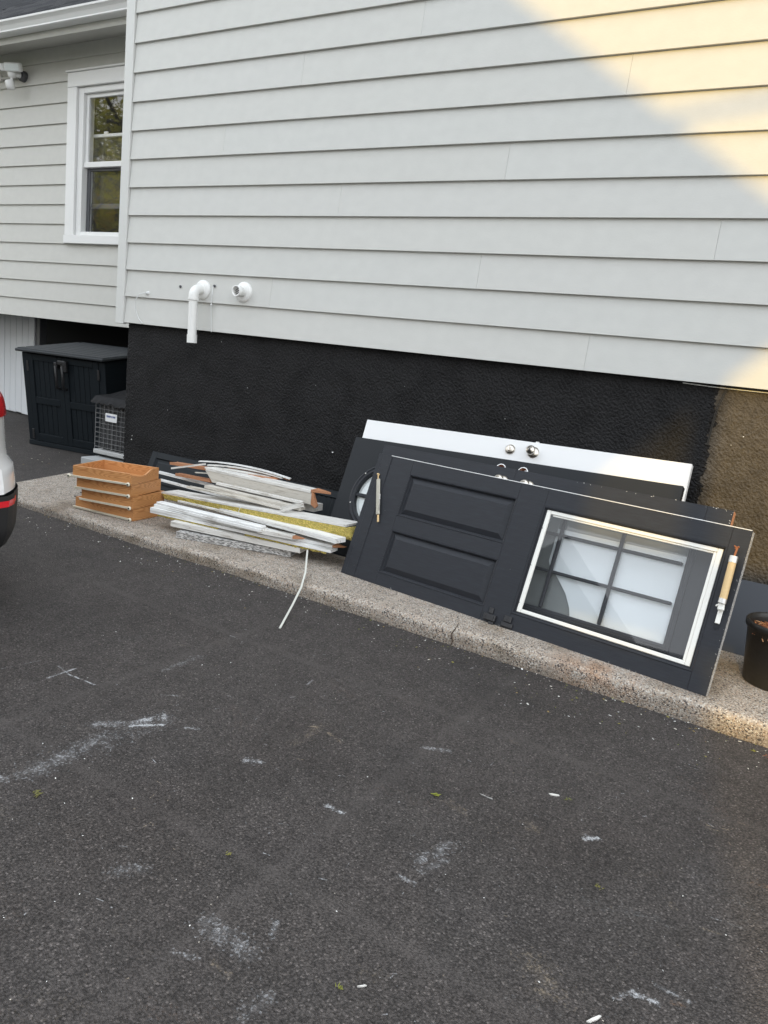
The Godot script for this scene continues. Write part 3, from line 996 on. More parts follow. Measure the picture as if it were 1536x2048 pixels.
	lathe(st, fl.translated(Vector3(0.258, 1.505, 0)), [Vector2(0, 0.008), Vector2(0.012, 0.007), Vector2(0.018, -0.008)], 12)
	tag(obj("cable", st, M.cable_white), "grey cable looping out of a plugged hole near the house corner", "cable")
	st = new_st()
	tube(st, [Vector3(0.944, 1.585, -0.012), Vector3(0.941, 1.584, 0.008), Vector3(0.936, 1.52, 0.008), Vector3(0.936, 1.456, 0.012), Vector3(0.942, 1.35, 0.006), Vector3(0.95, 1.262, 0.006)], 0.0028, 8)
	bbox(st, Transform3D(Basis.from_euler(Vector3(0, 0, 0.6)), Vector3(0.938, 1.457, 0.012)), Vector3(0.02, 0.012, 0.01), 0.003)
	tag(obj("cable", st, M.cable_white), "thin white wire hanging straight down between the bent pipe and the round vent", "cable")
	for h in [[0.60, 1.572, "small dark screw hole in the siding left of the bent pipe"], [0.944, 1.592, "dark drilled hole above the thin hanging wire"]]:
		st = new_st()
		lathe(st, fl.translated(Vector3(h[0], h[1], -0.001)), [Vector2(0, 0.002), Vector2(0.006, 0.003), Vector2(0.009, 0.0025), Vector2(0.010, -0.006)], 12)
		tag(obj("wall_plug", st, M.screen_frame), h[2], "wall plug")
	st = new_st()
	for o in [0.0, 0.008]:
		tube(st, [Vector3(4.500 + o, 1.262, -0.032), Vector3(4.49 + o, 1.23, -0.031), Vector3(4.47 + o, 1.16, -0.031), Vector3(4.46 + o * 0.8, 1.06, -0.032), Vector3(4.455 + o * 0.6, 0.96, -0.034)], 0.0028, 6)
	bbox(st, T(4.456, 0.957, -0.036), Vector3(0.022, 0.012, 0.008), 0.003)
	tag(obj("cable", st, M.cable_black), "black double cable hanging down the sunlit foundation at the right", "cable")
	st = new_st()
	tube(st, [Vector3(4.28, 1.258, -0.033), Vector3(4.42, 1.2535, -0.032), Vector3(4.58, 1.2525, -0.031), Vector3(4.9, 1.252, -0.031), Vector3(6.5, 1.252, -0.031)], 0.0028, 6)
	tag(obj("cable", st, M.cable_white), "white wire running along the top of the foundation at the right", "cable")

# ---------------------------------------------------------------- yard things at the left
func make_left() -> void:
	# resin storage box, its front leaning out towards the top
	var a := Vector3(-1.965, -0.03, -0.565)
	var d := Vector3(0.985, 0, -0.150).normalized()
	var xf := Transform3D(Basis(d, Vector3.UP, d.cross(Vector3.UP)), a)
	var s := thing("storage_box", "dark resin storage box with two plank doors and ribbed grey lid under the wing", "storage box", xf)
	var w := 1.0
	var hh := 0.93
	var dz := 0.125     # the front comes forward by this at the top
	var st := new_st()
	# shell: sides and back; local z out of the front
	var sh := Transform3D(Basis(Vector3(1, 0, 0), Vector3(0, cos(atan(dz / hh)), sin(atan(dz / hh))), Vector3(0, -sin(atan(dz / hh)), cos(atan(dz / hh)))), Vector3.ZERO)
	box2(st, Transform3D(), Vector3(-0.02, 0.0, -0.72), Vector3(w + 0.02, 0.05, 0.012), 0.006)
	prism(st, Transform3D(Basis(Vector3(0, 0, 1), Vector3.UP, Vector3(-1, 0, 0)), Vector3(0.02, 0, 0)), [Vector2(-0.70, 0.05), Vector2(-0.025, 0.05), Vector2(dz - 0.025, hh), Vector2(-0.78, hh + 0.07)], 0.0, 0.035)
	prism(st, Transform3D(Basis(Vector3(0, 0, 1), Vector3.UP, Vector3(-1, 0, 0)), Vector3(w + 0.015, 0, 0)), [Vector2(-0.70, 0.05), Vector2(-0.025, 0.05), Vector2(dz - 0.025, hh), Vector2(-0.78, hh + 0.07)], 0.0, 0.035)
	box2(st, sh, Vector3(0.022, 0.052, -0.72), Vector3(w - 0.022, hh, -0.69))
	box2(st, sh, Vector3(-0.016, 0.05, -0.03), Vector3(0.06, hh - 0.005, 0.0), 0.004)
	box2(st, sh, Vector3(w - 0.06, 0.05, -0.03), Vector3(w + 0.016, hh - 0.005, 0.0), 0.004)
	obj("shell", st, M.resin, s)
	for k in 2:
		var x0 := 0.062 + k * 0.439
		var x1 := x0 + 0.437
		st = new_st()
		for r in [[x0, 0.055, x0 + 0.06, 0.92], [x1 - 0.06, 0.055, x1, 0.92], [x0 + 0.0605, 0.86, x1 - 0.0605, 0.92], [x0 + 0.0605, 0.055, x1 - 0.0605, 0.13], [x0 + 0.0605, 0.435, x1 - 0.0605, 0.50]]:
			box2(st, sh, Vector3(r[0], r[1], -0.03), Vector3(r[2], r[3], 0.006), 0.003)
		var door := obj("door", st, M.resin, s)
		for q in 5:
			for lv in [[0.131, 0.434], [0.501, 0.859]]:
				st = new_st()
				var pw := (x1 - x0 - 0.122) / 5.0
				box2(st, sh, Vector3(x0 + 0.061 + q * pw + 0.002, lv[0], -0.03), Vector3(x0 + 0.061 + (q + 1) * pw - 0.002, lv[1], -0.006), 0.003)
				obj("plank", st, M.resin, door)
		st = new_st()
		var hx := x0 - 0.005 if k == 0 else x1 + 0.005
		for y in [0.12, 0.80]:
			box2(st, sh, Vector3(hx - 0.014, y - 0.05, 0.0065), Vector3(hx + 0.014, y + 0.05, 0.014), 0.004)
		obj("hinge", st, M.black, door)
		st = new_st()
		var gx := x1 - 0.045 if k == 0 else x0 + 0.035
		var pts := []
		for v in [Vector3(gx, 0.62, 0.01), Vector3(gx, 0.625, 0.045), Vector3(gx, 0.84, 0.045), Vector3(gx, 0.85, 0.01)]:
			pts.append(sh * v)
		st = new_st()
		tube(st, pts, 0.014, 10)
		bbox(st, sh * T(gx, 0.845, 0.03), Vector3(0.036, 0.06, 0.05), 0.006)
		obj("handle", st, M.black, door)
	st = new_st()
	bbox(st, sh * T(0.53, 0.875, 0.03), Vector3(0.10, 0.045, 0.05), 0.008)
	bbox(st, sh * T(0.56, 0.84, 0.035), Vector3(0.05, 0.10, 0.03), 0.006)
	obj("latch", st, M.black, s)
	# ribbed lid rising to the back
	var lx := Transform3D(Basis.from_euler(Vector3(0.115, 0, 0)), Vector3(0, 0.945, dz + 0.03))
	st = new_st()
	box2(st, lx, Vector3(-0.045, -0.02, -0.88), Vector3(w + 0.045, 0.008, 0.03), 0.008)
	var lid := obj("lid", st, M.resin_lid, s)
	for k in 8:
		st = new_st()
		box2(st, lx, Vector3(-0.035, 0.0065, -0.085 - k * 0.1), Vector3(w + 0.035, 0.015, 0.004 - k * 0.1), 0.004)
		obj("lid_slat", st, M.resin_lid, lid)

	# air conditioner
	var ax := Transform3D(Basis(Vector3.UP, 0.03), Vector3(-0.87, 0.0, -0.45))
	var ac := thing("air_conditioner", "dark air conditioner in a wire grille with a black cover against the foundation corner", "air conditioner", ax)
	st = new_st()
	box2(st, Transform3D(), Vector3(-0.005, 0.058, -0.76), Vector3(0.76, 0.098, 0.006), 0.006)
	obj("base_pan", st, M.ac_pan, ac)
	st = new_st()
	for v in [Vector3(0.06, 0, -0.06), Vector3(0.7, 0, -0.06), Vector3(0.06, 0, -0.7), Vector3(0.7, 0, -0.7)]:
		bbox(st, T(v.x, 0.047, v.z), Vector3(0.06, 0.03, 0.06), 0.004)
	obj("foot", st, M.rubber, ac)
	st = new_st()
	box2(st, Transform3D(), Vector3(0.03, 0.098, -0.72), Vector3(0.73, 0.57, -0.03), 0.03)
	obj("coil", st, M.ac_inside, ac)
	st = new_st()
	for k in 24:
		box2(st, Transform3D(), Vector3(0.05 + k * 0.028, 0.11, -0.029), Vector3(0.053 + k * 0.028, 0.56, -0.022))
	obj("coil_fin", st, M.ac_fin, ac).set_meta("kind", "stuff")
	for k in 14:
		st = new_st()
		var x := 0.012 + k * 0.0555
		tube(st, [Vector3(x, 0.099, 0.0), Vector3(x, 0.575, 0.0)], 0.0018 if k % 4 else 0.003, 6)
		obj("grille_wire", st, M.wire, ac)
	for k in 11:
		st = new_st()
		var y := 0.125 + k * 0.044
		tube(st, [Vector3(0.0, y, -0.6), Vector3(0.0, y, -0.02), Vector3(0.02, y, 0.003), Vector3(0.74, y, 0.003)], 0.0018, 6)
		obj("grille_wire", st, M.wire, ac)
	st = new_st()
	bbox(st, T(0.225, 0.41, 0.008), Vector3(0.15, 0.075, 0.006), 0.002)
	var plate := obj("name_plate", st, M.white, ac)
	var tm := TextMesh.new()
	var sf := SystemFont.new()
	sf.font_names = PackedStringArray(["Droid Sans"])
	sf.font_weight = 700
	tm.font = sf
	tm.text = "TEMPSTAR"
	tm.font_size = 16
	tm.pixel_size = 0.0015
	tm.depth = 0.001
	var ti := MeshInstance3D.new()
	ti.name = "lettering"
	ti.mesh = tm
	ti.material_override = M.label_blue
	plate.add_child(ti)
	ti.position = Vector3(0.225, 0.42, 0.0125)
	# sagging cover over the top
	st = new_st()
	st.set_smooth_group(3)
	var nz := noise(FastNoiseLite.TYPE_SIMPLEX_SMOOTH, 5.0, 77, 2)
	var top := func(u: float, v: float):
		var x := -0.03 + 0.82 * u
		var z := 0.03 - 0.82 * v
		var e := minf(minf(u, 1 - u), minf(v, 1 - v))
		var y := 0.585 + 0.09 * smoothstep(0.0, 0.35, e) + nz.get_noise_2d(x, z) * 0.012
		if e < 0.035:
			y = 0.53 + 0.03 * nz.get_noise_2d(x * 2.0, z * 2.0) + e * 1.2
		return Vector3(x, y, z)
	for i in 28:
		for j in 28:
			poly(st, Transform3D(), [top.call(i / 28.0, j / 28.0), top.call((i + 1) / 28.0, j / 28.0), top.call((i + 1) / 28.0, (j + 1) / 28.0), top.call(i / 28.0, (j + 1) / 28.0)], Vector3(0, 1, 0.2))
	obj("cover", st, M.cover, ac)
	st = new_st()
	box2(st, Transform3D(Basis(Vector3.UP, 0.04), Vector3(-0.86, 0, -0.30)), Vector3(0.0, -0.035, -0.95), Vector3(0.82, 0.030, 0.0), 0.006)
	tag(obj("equipment_pad", st, M.concrete), "pale grey pad under the air conditioner, behind the wooden trays", "pad")

	# white picket fence
	var fx := Transform3D(Basis(Vector3.UP, -0.12), Vector3(-3.80, -0.03, -1.86))
	var fe := thing("picket_fence", "white board fence with narrow gaps under the left end of the wing", "fence", fx)
	for k in 22:
		st = new_st()
		var x := -0.14 - k * 0.150
		box2(st, Transform3D(), Vector3(x, 0.02 + rng.randf() * 0.012, -0.012 - rng.randf() * 0.006), Vector3(x + 0.138 + rng.randf() * 0.007, 1.6, 0.010), 0.005)
		obj("picket", st, M.fence, fe)
	st = new_st()
	box2(st, Transform3D(), Vector3(0.0, 0.0, -0.10), Vector3(0.10, 1.5, -0.01), 0.004)
	obj("post", st, M.screen_frame, fe)
	st = new_st()
	box2(st, Transform3D(), Vector3(-3.4, 1.2, -0.06), Vector3(0.0, 1.29, -0.019), 0.003)
	obj("rail", st, M.fence, fe)

	# stack of wooden trays, lowest first
	var spec := [
		[Vector3(0.725, 0.000, 0.962), 0.105, 0.505, 0.36, "bottom wooden tray of the stack, turned out of line with those above", false],
		[Vector3(0.845, 0.081, 1.010), 0.215, 0.400, 0.35, "second wooden tray from the bottom of the stack on the walkway", false],
		[Vector3(0.838, 0.161, 1.045), 0.275, 0.408, 0.35, "third wooden tray from the bottom, just under the open top tray", false],
		[Vector3(0.842, 0.241, 1.080), 0.322, 0.420, 0.35, "topmost open wooden tray with scooped end and white runner", true]]
	for q in spec:
		tray(q[0], q[1], q[2], q[3], q[4], q[5])

func tray(at: Vector3, turn: float, l: float, w: float, label: String, roller_left: bool) -> void:
	var xf := Transform3D(Basis(Vector3.UP, turn), at)
	var t := thing("wooden_tray", label, "tray", xf, "wooden trays stacked on the walkway")
	var h := 0.0805
	var st := new_st()
	box2(st, Transform3D(), Vector3(0.012, 0.006, -w + 0.012), Vector3(l - 0.012, 0.014, -0.012))
	obj("tray_floor", st, M.oak, t)
	st = new_st()
	box2(st, Transform3D(), Vector3(0, 0.003, -0.012), Vector3(l - 0.013, h, 0.0), 0.0015)
	obj("side_board", st, M.oak, t)
	st = new_st()
	box2(st, Transform3D(), Vector3(0, 0.003, -w), Vector3(l - 0.013, h, -w + 0.012), 0.0015)
	obj("side_board", st, M.oak, t)
	st = new_st()
	box2(st, Transform3D(), Vector3(0, 0.003, -w + 0.0125), Vector3(0.012, h, -0.0125), 0.0015)
	obj("back_board", st, M.oak, t)
	st = new_st()
	var o := [Vector2(0, 0.003), Vector2(w, 0.003), Vector2(w, h), Vector2(w * 0.84, h)]
	if not roller_left:
		o = [Vector2(0, 0.003), Vector2(w, 0.003), Vector2(w, h), Vector2(0, h)]
	for k in (9 if roller_left else 0):
		var s := k / 8.0
		o.append(Vector2(w * lerpf(0.80, 0.46, s), h - 0.030 * (0.5 - 0.5 * cos(PI * s))))
	if roller_left:
		o.append_array([Vector2(w * 0.36, h - 0.0325), Vector2(w * 0.24, h - 0.027), Vector2(w * 0.12, h - 0.017), Vector2(w * 0.03, h - 0.010), Vector2(0, h - 0.008)])
	prism(st, Transform3D(Basis(Vector3(0, 0, -1), Vector3.UP, Vector3(1, 0, 0)), Vector3(l - 0.0125, 0, 0)), o, 0.0, 0.0125)
	obj("front_board", st, M.oak, t)
	var rail: Node3D
	for z in [-w - 0.005, 0.005]:
		st = new_st()
		bbox(st, T(l * 0.5 - 0.012, 0.0095, z), Vector3(l, 0.010, 0.008), 0.002)
		bbox(st, T(l * 0.5 - 0.012, 0.0161, z + 0.001), Vector3(l, 0.003, 0.011), 0.001)
		rail = obj("runner", st, M.cream, t)
	st = new_st()
	var ends := [l - 0.012]
	if roller_left:
		ends = [-0.016, l - 0.012]
	for x in ends:
		lathe(st, Transform3D(Basis(Vector3(1, 0, 0), Vector3(0, 0, 1), Vector3(0, -1, 0)), Vector3(x, 0.012, 0.013)), [Vector2(0, 0.010), Vector2(0.007, 0.010), Vector2(0.013, 0.006), Vector2(0.0135, 0.0), Vector2(0, 0.0)], 14)
	obj("roller", st, M.cream, rail)
	st = new_st()
	for x in ends:
		lathe(st, Transform3D(Basis(Vector3(1, 0, 0), Vector3(0, 0, 1), Vector3(0, -1, 0)), Vector3(x, 0.012, 0.0235)), [Vector2(0, 0.0015), Vector2(0.0055, 0.001), Vector2(0.006, -0.002)], 12)
	obj("roller_pin", st, M.black, rail)

# ---------------------------------------------------------------- lumber pile
# a and b: the ends of the lower front edge; depth away from the viewer; th upwards
func plank(called: String, label: String, a: Vector3, b: Vector3, depth: float, th: float, m: Material, bow := 0.0, roll := 0.0, jag := 0.0, group := "boards in the torn-out lumber pile", cut := 0.0) -> Node3D:
	var x := (b - a).normalized()
	var back := Vector3.UP.cross(x)
	back = back.normalized()
	var up := x.cross(back).normalized()
	var bs := Basis(x, up, x.cross(up))
	bs = bs * Basis(Vector3(1, 0, 0), roll)
	var xf := Transform3D(bs, a)
	var l := (b - a).length()
	var t := thing(called, label, "board", xf, group)
	var st := new_st()
	var n := 12 if bow != 0.0 else 5
	var rows := 4
	var end := [[], []]
	for k in rows + 1:
		end[0].append(rng.randf() * jag)
		end[1].append(-rng.randf() * jag)
	var pt := func(i: int, k: int, top: float) -> Vector3:
		var s := i / float(n)
		var px := lerpf(0.0, l, s)
		if i == 0:
			px += end[0][k] + cut * (1.0 - top) * th
		if i == n:
			px += end[1][k]
		var py := bow * 4.0 * s * (1.0 - s) + top * th
		return Vector3(px, py, -depth * k / float(rows))
	var I := Transform3D()
	for i in n:
		for k in rows:
			poly(st, I, [pt.call(i, k, 1.0), pt.call(i + 1, k, 1.0), pt.call(i + 1, k + 1, 1.0), pt.call(i, k + 1, 1.0)], Vector3.UP)
			poly(st, I, [pt.call(i, k, 0.0), pt.call(i + 1, k, 0.0), pt.call(i + 1, k + 1, 0.0), pt.call(i, k + 1, 0.0)], Vector3.DOWN)
		poly(st, I, [pt.call(i, 0, 0.0), pt.call(i + 1, 0, 0.0), pt.call(i + 1, 0, 1.0), pt.call(i, 0, 1.0)], Vector3(0, 0, 1))
		poly(st, I, [pt.call(i, rows, 0.0), pt.call(i + 1, rows, 0.0), pt.call(i + 1, rows, 1.0), pt.call(i, rows, 1.0)], Vector3(0, 0, -1))
	for e in [0, n]:
		for k in rows:
			poly(st, I, [pt.call(e, k, 0.0), pt.call(e, k + 1, 0.0), pt.call(e, k + 1, 1.0), pt.call(e, k, 1.0)], Vector3(-1 if e == 0 else 1, 0, 0))
	obj("face", st, m, t)
	return t

func raw_end(t: Node3D, l: float, depth: float, th: float, tip: float) -> void:
	var st := new_st()
	var q := [Vector3(l - 0.01, th * 0.12, -0.004), Vector3(l - 0.01, th * 0.88, -0.004), Vector3(l - 0.01, th * 0.88, -depth + 0.004), Vector3(l - 0.01, th * 0.12, -depth + 0.004)]
	var k := [Vector3(l + tip * 0.25, th * 0.2, -0.006), Vector3(l + tip * 0.4, th * 0.7, -0.012), Vector3(l + tip, th * 0.6, -depth * 0.6), Vector3(l + tip * 0.8, th * 0.3, -depth * 0.5)]
	for i in 4:
		var j := (i + 1) % 4
		poly(st, Transform3D(), [q[i], q[j], k[j], k[i]], (q[i] + q[j]) / 2.0 - Vector3(l, th / 2.0, -depth / 2.0))
	poly(st, Transform3D(), k, Vector3(1, 0, 0))
	obj("broken_end", st, M.raw_wood, t)

func make_lumber() -> void:
	var V := func(x, y, z): return Vector3(x, y, z)
	var t: Node3D
	var st: SurfaceTool
	t = plank("board", "lowest weathered grey board lying flat on the walkway under the lumber pile", Vector3(1.685, 0.002, 0.972), Vector3(2.398, 0.002, 0.745), 0.10, 0.038, M.weathered)
	t = plank("board", "grubby white board with brown back edge, second from the ground", Vector3(1.599, 0.052, 0.937), Vector3(2.476, 0.046, 0.760), 0.11, 0.032, M.paint_old)
	st = new_st()
	box2(st, Transform3D(), Vector3(0.02, 0.0325, -0.109), Vector3(0.87, 0.037, -0.060), 0.001)
	obj("bare_strip", st, M.raw_wood, t)
	t = plank("wood_block", "dark scrap block wedged between the two lowest boards", Vector3(1.78, 0.001, 0.80), Vector3(1.92, 0.001, 0.775), 0.10, 0.050, M.dark_room)
	t = plank("board", "long clean white board with yellow foam crumbs along its underside", Vector3(1.388, 0.094, 0.914), Vector3(2.682, 0.092, 0.746), 0.09, 0.017, M.paint_clean)
	st = new_st()
	for k in 70:
		var x := 0.06 + k * 0.0174
		if k > 26 and k < 38:
			continue
		bbox(st, Transform3D(Basis.from_euler(Vector3(rng.randf(), rng.randf(), rng.randf())), Vector3(x, -0.004 - rng.randf() * 0.005, -0.012)), Vector3(0.016 + rng.randf() * 0.012, 0.008 + rng.randf() * 0.008, 0.014), 0.003)
	obj("foam_crumbs", st, M.foam, t).set_meta("kind", "stuff")
	t = plank("board", "long white board near the front, snapped to a brown point at its right end", Vector3(1.396, 0.1125, 0.922), Vector3(2.66, 0.111, 0.705), 0.08, 0.018, M.paint_clean)
	raw_end(t, 1.282, 0.08, 0.018, 0.075)
	t = plank("moulding", "shorter white double-stepped moulding on the left of the pile, ending midway", Vector3(1.391, 0.132, 0.886), Vector3(2.251, 0.140, 0.862), 0.075, 0.016, M.paint_clean)
	st = new_st()
	box2(st, Transform3D(), Vector3(0.004, 0.0165, -0.065), Vector3(0.855, 0.031, -0.012), 0.004)
	obj("moulding_step", st, M.paint_clean, t)
	t = plank("board", "long white board directly below the yellow foam board", Vector3(1.11, 0.110, 0.555), Vector3(2.731, 0.163, 0.778), 0.085, 0.028, M.paint_clean)
	t = plank("board", "short white offcut with broken brown end under the front of the pile", Vector3(2.22, 0.126, 0.85), Vector3(2.44, 0.128, 0.80), 0.05, 0.022, M.paint_old)
	raw_end(t, 0.225, 0.05, 0.022, 0.075)
	# foam cored board: white skin over a thick yellow edge
	t = plank("foam_board", "long white-topped board with thick yellow foam edge across the middle of the pile", Vector3(1.169, 0.150, 0.619), Vector3(2.718, 0.243, 0.672), 0.15, 0.012, M.paint_old)
	st = new_st()
	st.set_smooth_group(5)
	var nz := noise(FastNoiseLite.TYPE_SIMPLEX_SMOOTH, 22.0, 8, 3)
	var fp := func(i: int, k: int):
		var x := 0.0 + i * 1.565 / 90.0
		var y := -0.0005 - k * 0.064 / 6.0 * (0.5 + 0.5 * smoothstep(0.0, 0.9, x))
		var bump := 0.006 * nz.get_noise_2d(x * 1.2, y * 3.0) if k > 0 else 0.0
		if k == 6:
			y += 0.010 * nz.get_noise_2d(x * 2.0, 5.0)
		return Vector3(x + k * 0.006, y, 0.001 + bump)
	for i in 90:
		for k in 6:
			poly(st, Transform3D(), [fp.call(i, k), fp.call(i + 1, k), fp.call(i + 1, k + 1), fp.call(i, k + 1)], Vector3(0, 0, 1))
	st.set_smooth_group(-1)
	var tipz := []
	for k in 7:
		tipz.append(fp.call(90, k))
	for k in 6:
		poly(st, Transform3D(), [tipz[k], tipz[k + 1], tipz[k + 1] - Vector3(-0.02, 0, 0.14), tipz[k] - Vector3(-0.02, 0, 0.14)], Vector3(1, 0, 0))
	poly(st, Transform3D(), [fp.call(0, 6), fp.call(90, 6), fp.call(90, 6) - Vector3(0, 0, 0.14), fp.call(0, 6) - Vector3(0, 0, 0.14)], Vector3.DOWN)
	obj("foam_edge", st, M.foam, t)
	st = new_st()
	tube(st, [Vector3(0.735, 0.014, -0.01), Vector3(0.737, 0.006, 0.006), Vector3(0.73, -0.02, 0.012), Vector3(0.715, -0.045, 0.016), Vector3(0.705, -0.052, 0.03)], 0.002, 6)
	obj("twine", st, M.cable_white, t)
	# slim strips behind
	t = plank("trim_strip", "slim bright white trim strip slanting behind the trays, the upper of two", Vector3(0.75, 0.198, 0.295), Vector3(2.05, 0.232, 0.47), 0.045, 0.012, M.paint_clean)
	t = plank("trim_strip", "slim bright white trim strip slanting behind the trays, the lower of two", Vector3(0.86, 0.166, 0.375), Vector3(1.9, 0.192, 0.52), 0.04, 0.010, M.paint_clean)
	for q in [[Vector3(1.45, 0.185, 0.36), Vector3(2.25, 0.20, 0.34), "thick white board low at the back of the pile against the shutter"]]:
		t = plank("board", q[2], q[0], q[1], 0.10, 0.045, M.paint_old)
	t = plank("board", "white board with scuffed front edge, lowest of the three boards atop the pile", Vector3(1.515, 0.246, 0.573), Vector3(2.28, 0.236, 0.529), 0.055, 0.018, M.paint_dimmed)
	t = plank("board", "thin white board sandwiched between the scuffed board and the thick corner trim", Vector3(1.56, 0.271, 0.512), Vector3(2.244, 0.264, 0.466), 0.026, 0.016, M.paint_old)
	t = plank("corner_trim", "thick white corner trim with slanting left end and fresh split wood at its right end", Vector3(1.425, 0.272, 0.480), Vector3(2.262, 0.258, 0.400), 0.022, 0.072, M.paint_dimmed, 0.0, 0.0, 0.0, "boards in the torn-out lumber pile", 0.9)  # face greyed in its colour for the shade under the flange
	st = new_st()
	box2(st, Transform3D(), Vector3(0.004, 0.0725, -0.095), Vector3(0.835, 0.092, 0.004), 0.002)
	obj("top_flange", st, M.paint_old, t)
	st = new_st()
	prism(st, Transform3D(), [Vector2(0.838, 0.002), Vector2(0.875, -0.018), Vector2(0.888, -0.002), Vector2(0.862, 0.05), Vector2(0.845, 0.096), Vector2(0.838, 0.097)], -0.021, -0.002)
	prism(st, Transform3D(Basis(Vector3(1, 0, 0), Vector3(0, 0, -1), Vector3(0, 1, 0)), Vector3(0, 0.082, 0)), [Vector2(0.834, 0.0), Vector2(0.842, 0.0), Vector2(0.955, 0.045), Vector2(0.90, 0.07), Vector2(0.834, 0.09)], 0.0, 0.014)
	obj("split_end", st, M.raw_wood, t)
	t = plank("trim_channel", "short white open channel jutting out at the right end of the upper boards", Vector3(2.235, 0.236, 0.640), Vector3(2.29, 0.262, 0.50), 0.034, 0.003, M.paint_old)
	st = new_st()
	box2(st, Transform3D(), Vector3(0, 0.003, -0.004), Vector3(0.15, 0.022, -0.001), 0.001)
	box2(st, Transform3D(), Vector3(0, 0.003, -0.034), Vector3(0.15, 0.022, -0.031), 0.001)
	obj("channel_side", st, M.paint_old, t)
	t = plank("lath", "bowed white lath on the very top of the pile, arched highest", Vector3(1.29, 0.375, 0.409), Vector3(2.007, 0.368, 0.308), 0.028, 0.007, M.paint_clean, 0.026)
	t = plank("lath", "bowed white lath just below the topmost arched one", Vector3(1.40, 0.368, 0.44), Vector3(1.95, 0.362, 0.31), 0.03, 0.007, M.paint_old, 0.018)
	t = plank("lath", "split white lath with ragged lower edge above the brown strip", Vector3(1.40, 0.352, 0.468), Vector3(1.90, 0.350, 0.33), 0.035, 0.010, M.paint_old, 0.012, 0.0, 0.03)
	t = plank("lath", "long bare brown lath under the white laths at the top of the pile", Vector3(0.955, 0.298, 0.353), Vector3(1.86, 0.346, 0.385), 0.06, 0.018, M.raw_wood, 0.0, 0.0, 0.03)
	t = plank("lath", "brown splintered lath with broken right end beside the arched laths", Vector3(1.42, 0.338, 0.46), Vector3(1.93, 0.350, 0.34), 0.05, 0.014, M.raw_wood, 0.0, 0.0, 0.05)
	t = plank("lath", "short white lath lying crosswise, pointing down to the left over the dark shutter", Vector3(1.066, 0.288, 0.444), Vector3(1.39, 0.372, 0.459), 0.02, 0.012, M.paint_old)
	t = plank("lath", "short splintered brown stick poking out left below the crosswise lath", Vector3(1.045, 0.233, 0.382), Vector3(1.46, 0.258, 0.437), 0.035, 0.020, M.raw_wood, 0.0, 0.0, 0.03)
	t = plank("lath", "thin grubby lath lying flat between the foam board and the boards on top", Vector3(1.38, 0.226, 0.600), Vector3(2.20, 0.228, 0.585), 0.04, 0.010, M.paint_dimmed, 0.006)
	t = plank("lath", "narrow white strip resting along the front of the foam board", Vector3(1.42, 0.150, 0.72), Vector3(2.50, 0.186, 0.80), 0.022, 0.009, M.paint_old, 0.004, 0.0, 0.01)
	t = plank("lath", "thin split white lath sticking out over the splintered brown stick", Vector3(1.30, 0.302, 0.455), Vector3(1.98, 0.340, 0.350), 0.018, 0.006, M.paint_dimmed, 0.008, 0.0, 0.03)
	t = plank("lath", "ragged brown lath lying behind the topmost arched lath", Vector3(1.50, 0.356, 0.36), Vector3(2.02, 0.352, 0.27), 0.03, 0.010, M.raw_wood, 0.01, 0.0, 0.06)
	t = plank("lath", "narrow yellowed stick lying in the gap under the foam board", Vector3(1.30, 0.120, 0.76), Vector3(2.05, 0.140, 0.81), 0.016, 0.010, M.foam, 0.0, 0.0, 0.02)
	# plastic strip hanging over the kerb
	st = new_st()
	var path := [Vector3(2.41, 0.085, 0.62), Vector3(2.50, 0.086, 0.72), Vector3(2.60, 0.065, 0.86), Vector3(2.70, 0.03, 1.0), Vector3(2.775, -0.01, 1.13), Vector3(2.86, -0.045, 1.31), Vector3(2.976, -0.074, 1.551)]
	for i in range(path.size() - 1):
		var d: Vector3 = (path[i + 1] - path[i]).normalized()
		var s := d.cross(Vector3.UP).normalized() * 0.005
		var u := Vector3(0, 0.0015, 0)
		for o in [1.0, -1.0]:
			poly(st, Transform3D(), [path[i] - s + u * o, path[i] + s + u * o, path[i + 1] + s + u * o, path[i + 1] - s + u * o], Vector3(0, o, 0))
			poly(st, Transform3D(), [path[i] + s * o - u, path[i] + s * o + u, path[i + 1] + s * o + u, path[i + 1] + s * o - u], s * o)
	tag(obj("plastic_strip", st, M.strip), "thin white plastic strip drooping from the lumber pile over the kerb onto the asphalt", "strip")
	# dark shutter lying on its side behind the pile
	var xf := lean(Vector3(0.415, 0.0, 0.150), 0.0, 0.42)
	var sh := thing("shutter", "dark shutter lying on its side against the black foundation behind the lumber", "shutter", xf)
	st = new_st()
	for r in [[0.0, 0.0, 0.06, 0.325], [1.86, 0.0, 1.92, 0.325], [0.0605, 0.0, 1.8595, 0.05], [0.0605, 0.275, 1.8595, 0.325], [0.96, 0.0505, 1.03, 0.2745]]:
		box2(st, Transform3D(), Vector3(r[0], r[1], -0.028), Vector3(r[2], r[3], 0.0), 0.003)
	obj("frame", st, M.shutter, sh)
	st = new_st()
	rings(st, Transform3D(), 0.06, 0.05, 0.96, 0.275, [[0, -0.004], [0.006, -0.013], [0.02, -0.013], [0.035, -0.006]])
	obj("panel", st, M.shutter, sh)
	for k in 20:
		st = new_st()
		bbox(st, Transform3D(Basis(Vector3.UP, 0.5), Vector3(1.052 + k * 0.0405, 0.1625, -0.014)), Vector3(0.036, 0.222, 0.008), 0.002)
		obj("slat", st, M.shutter, sh)

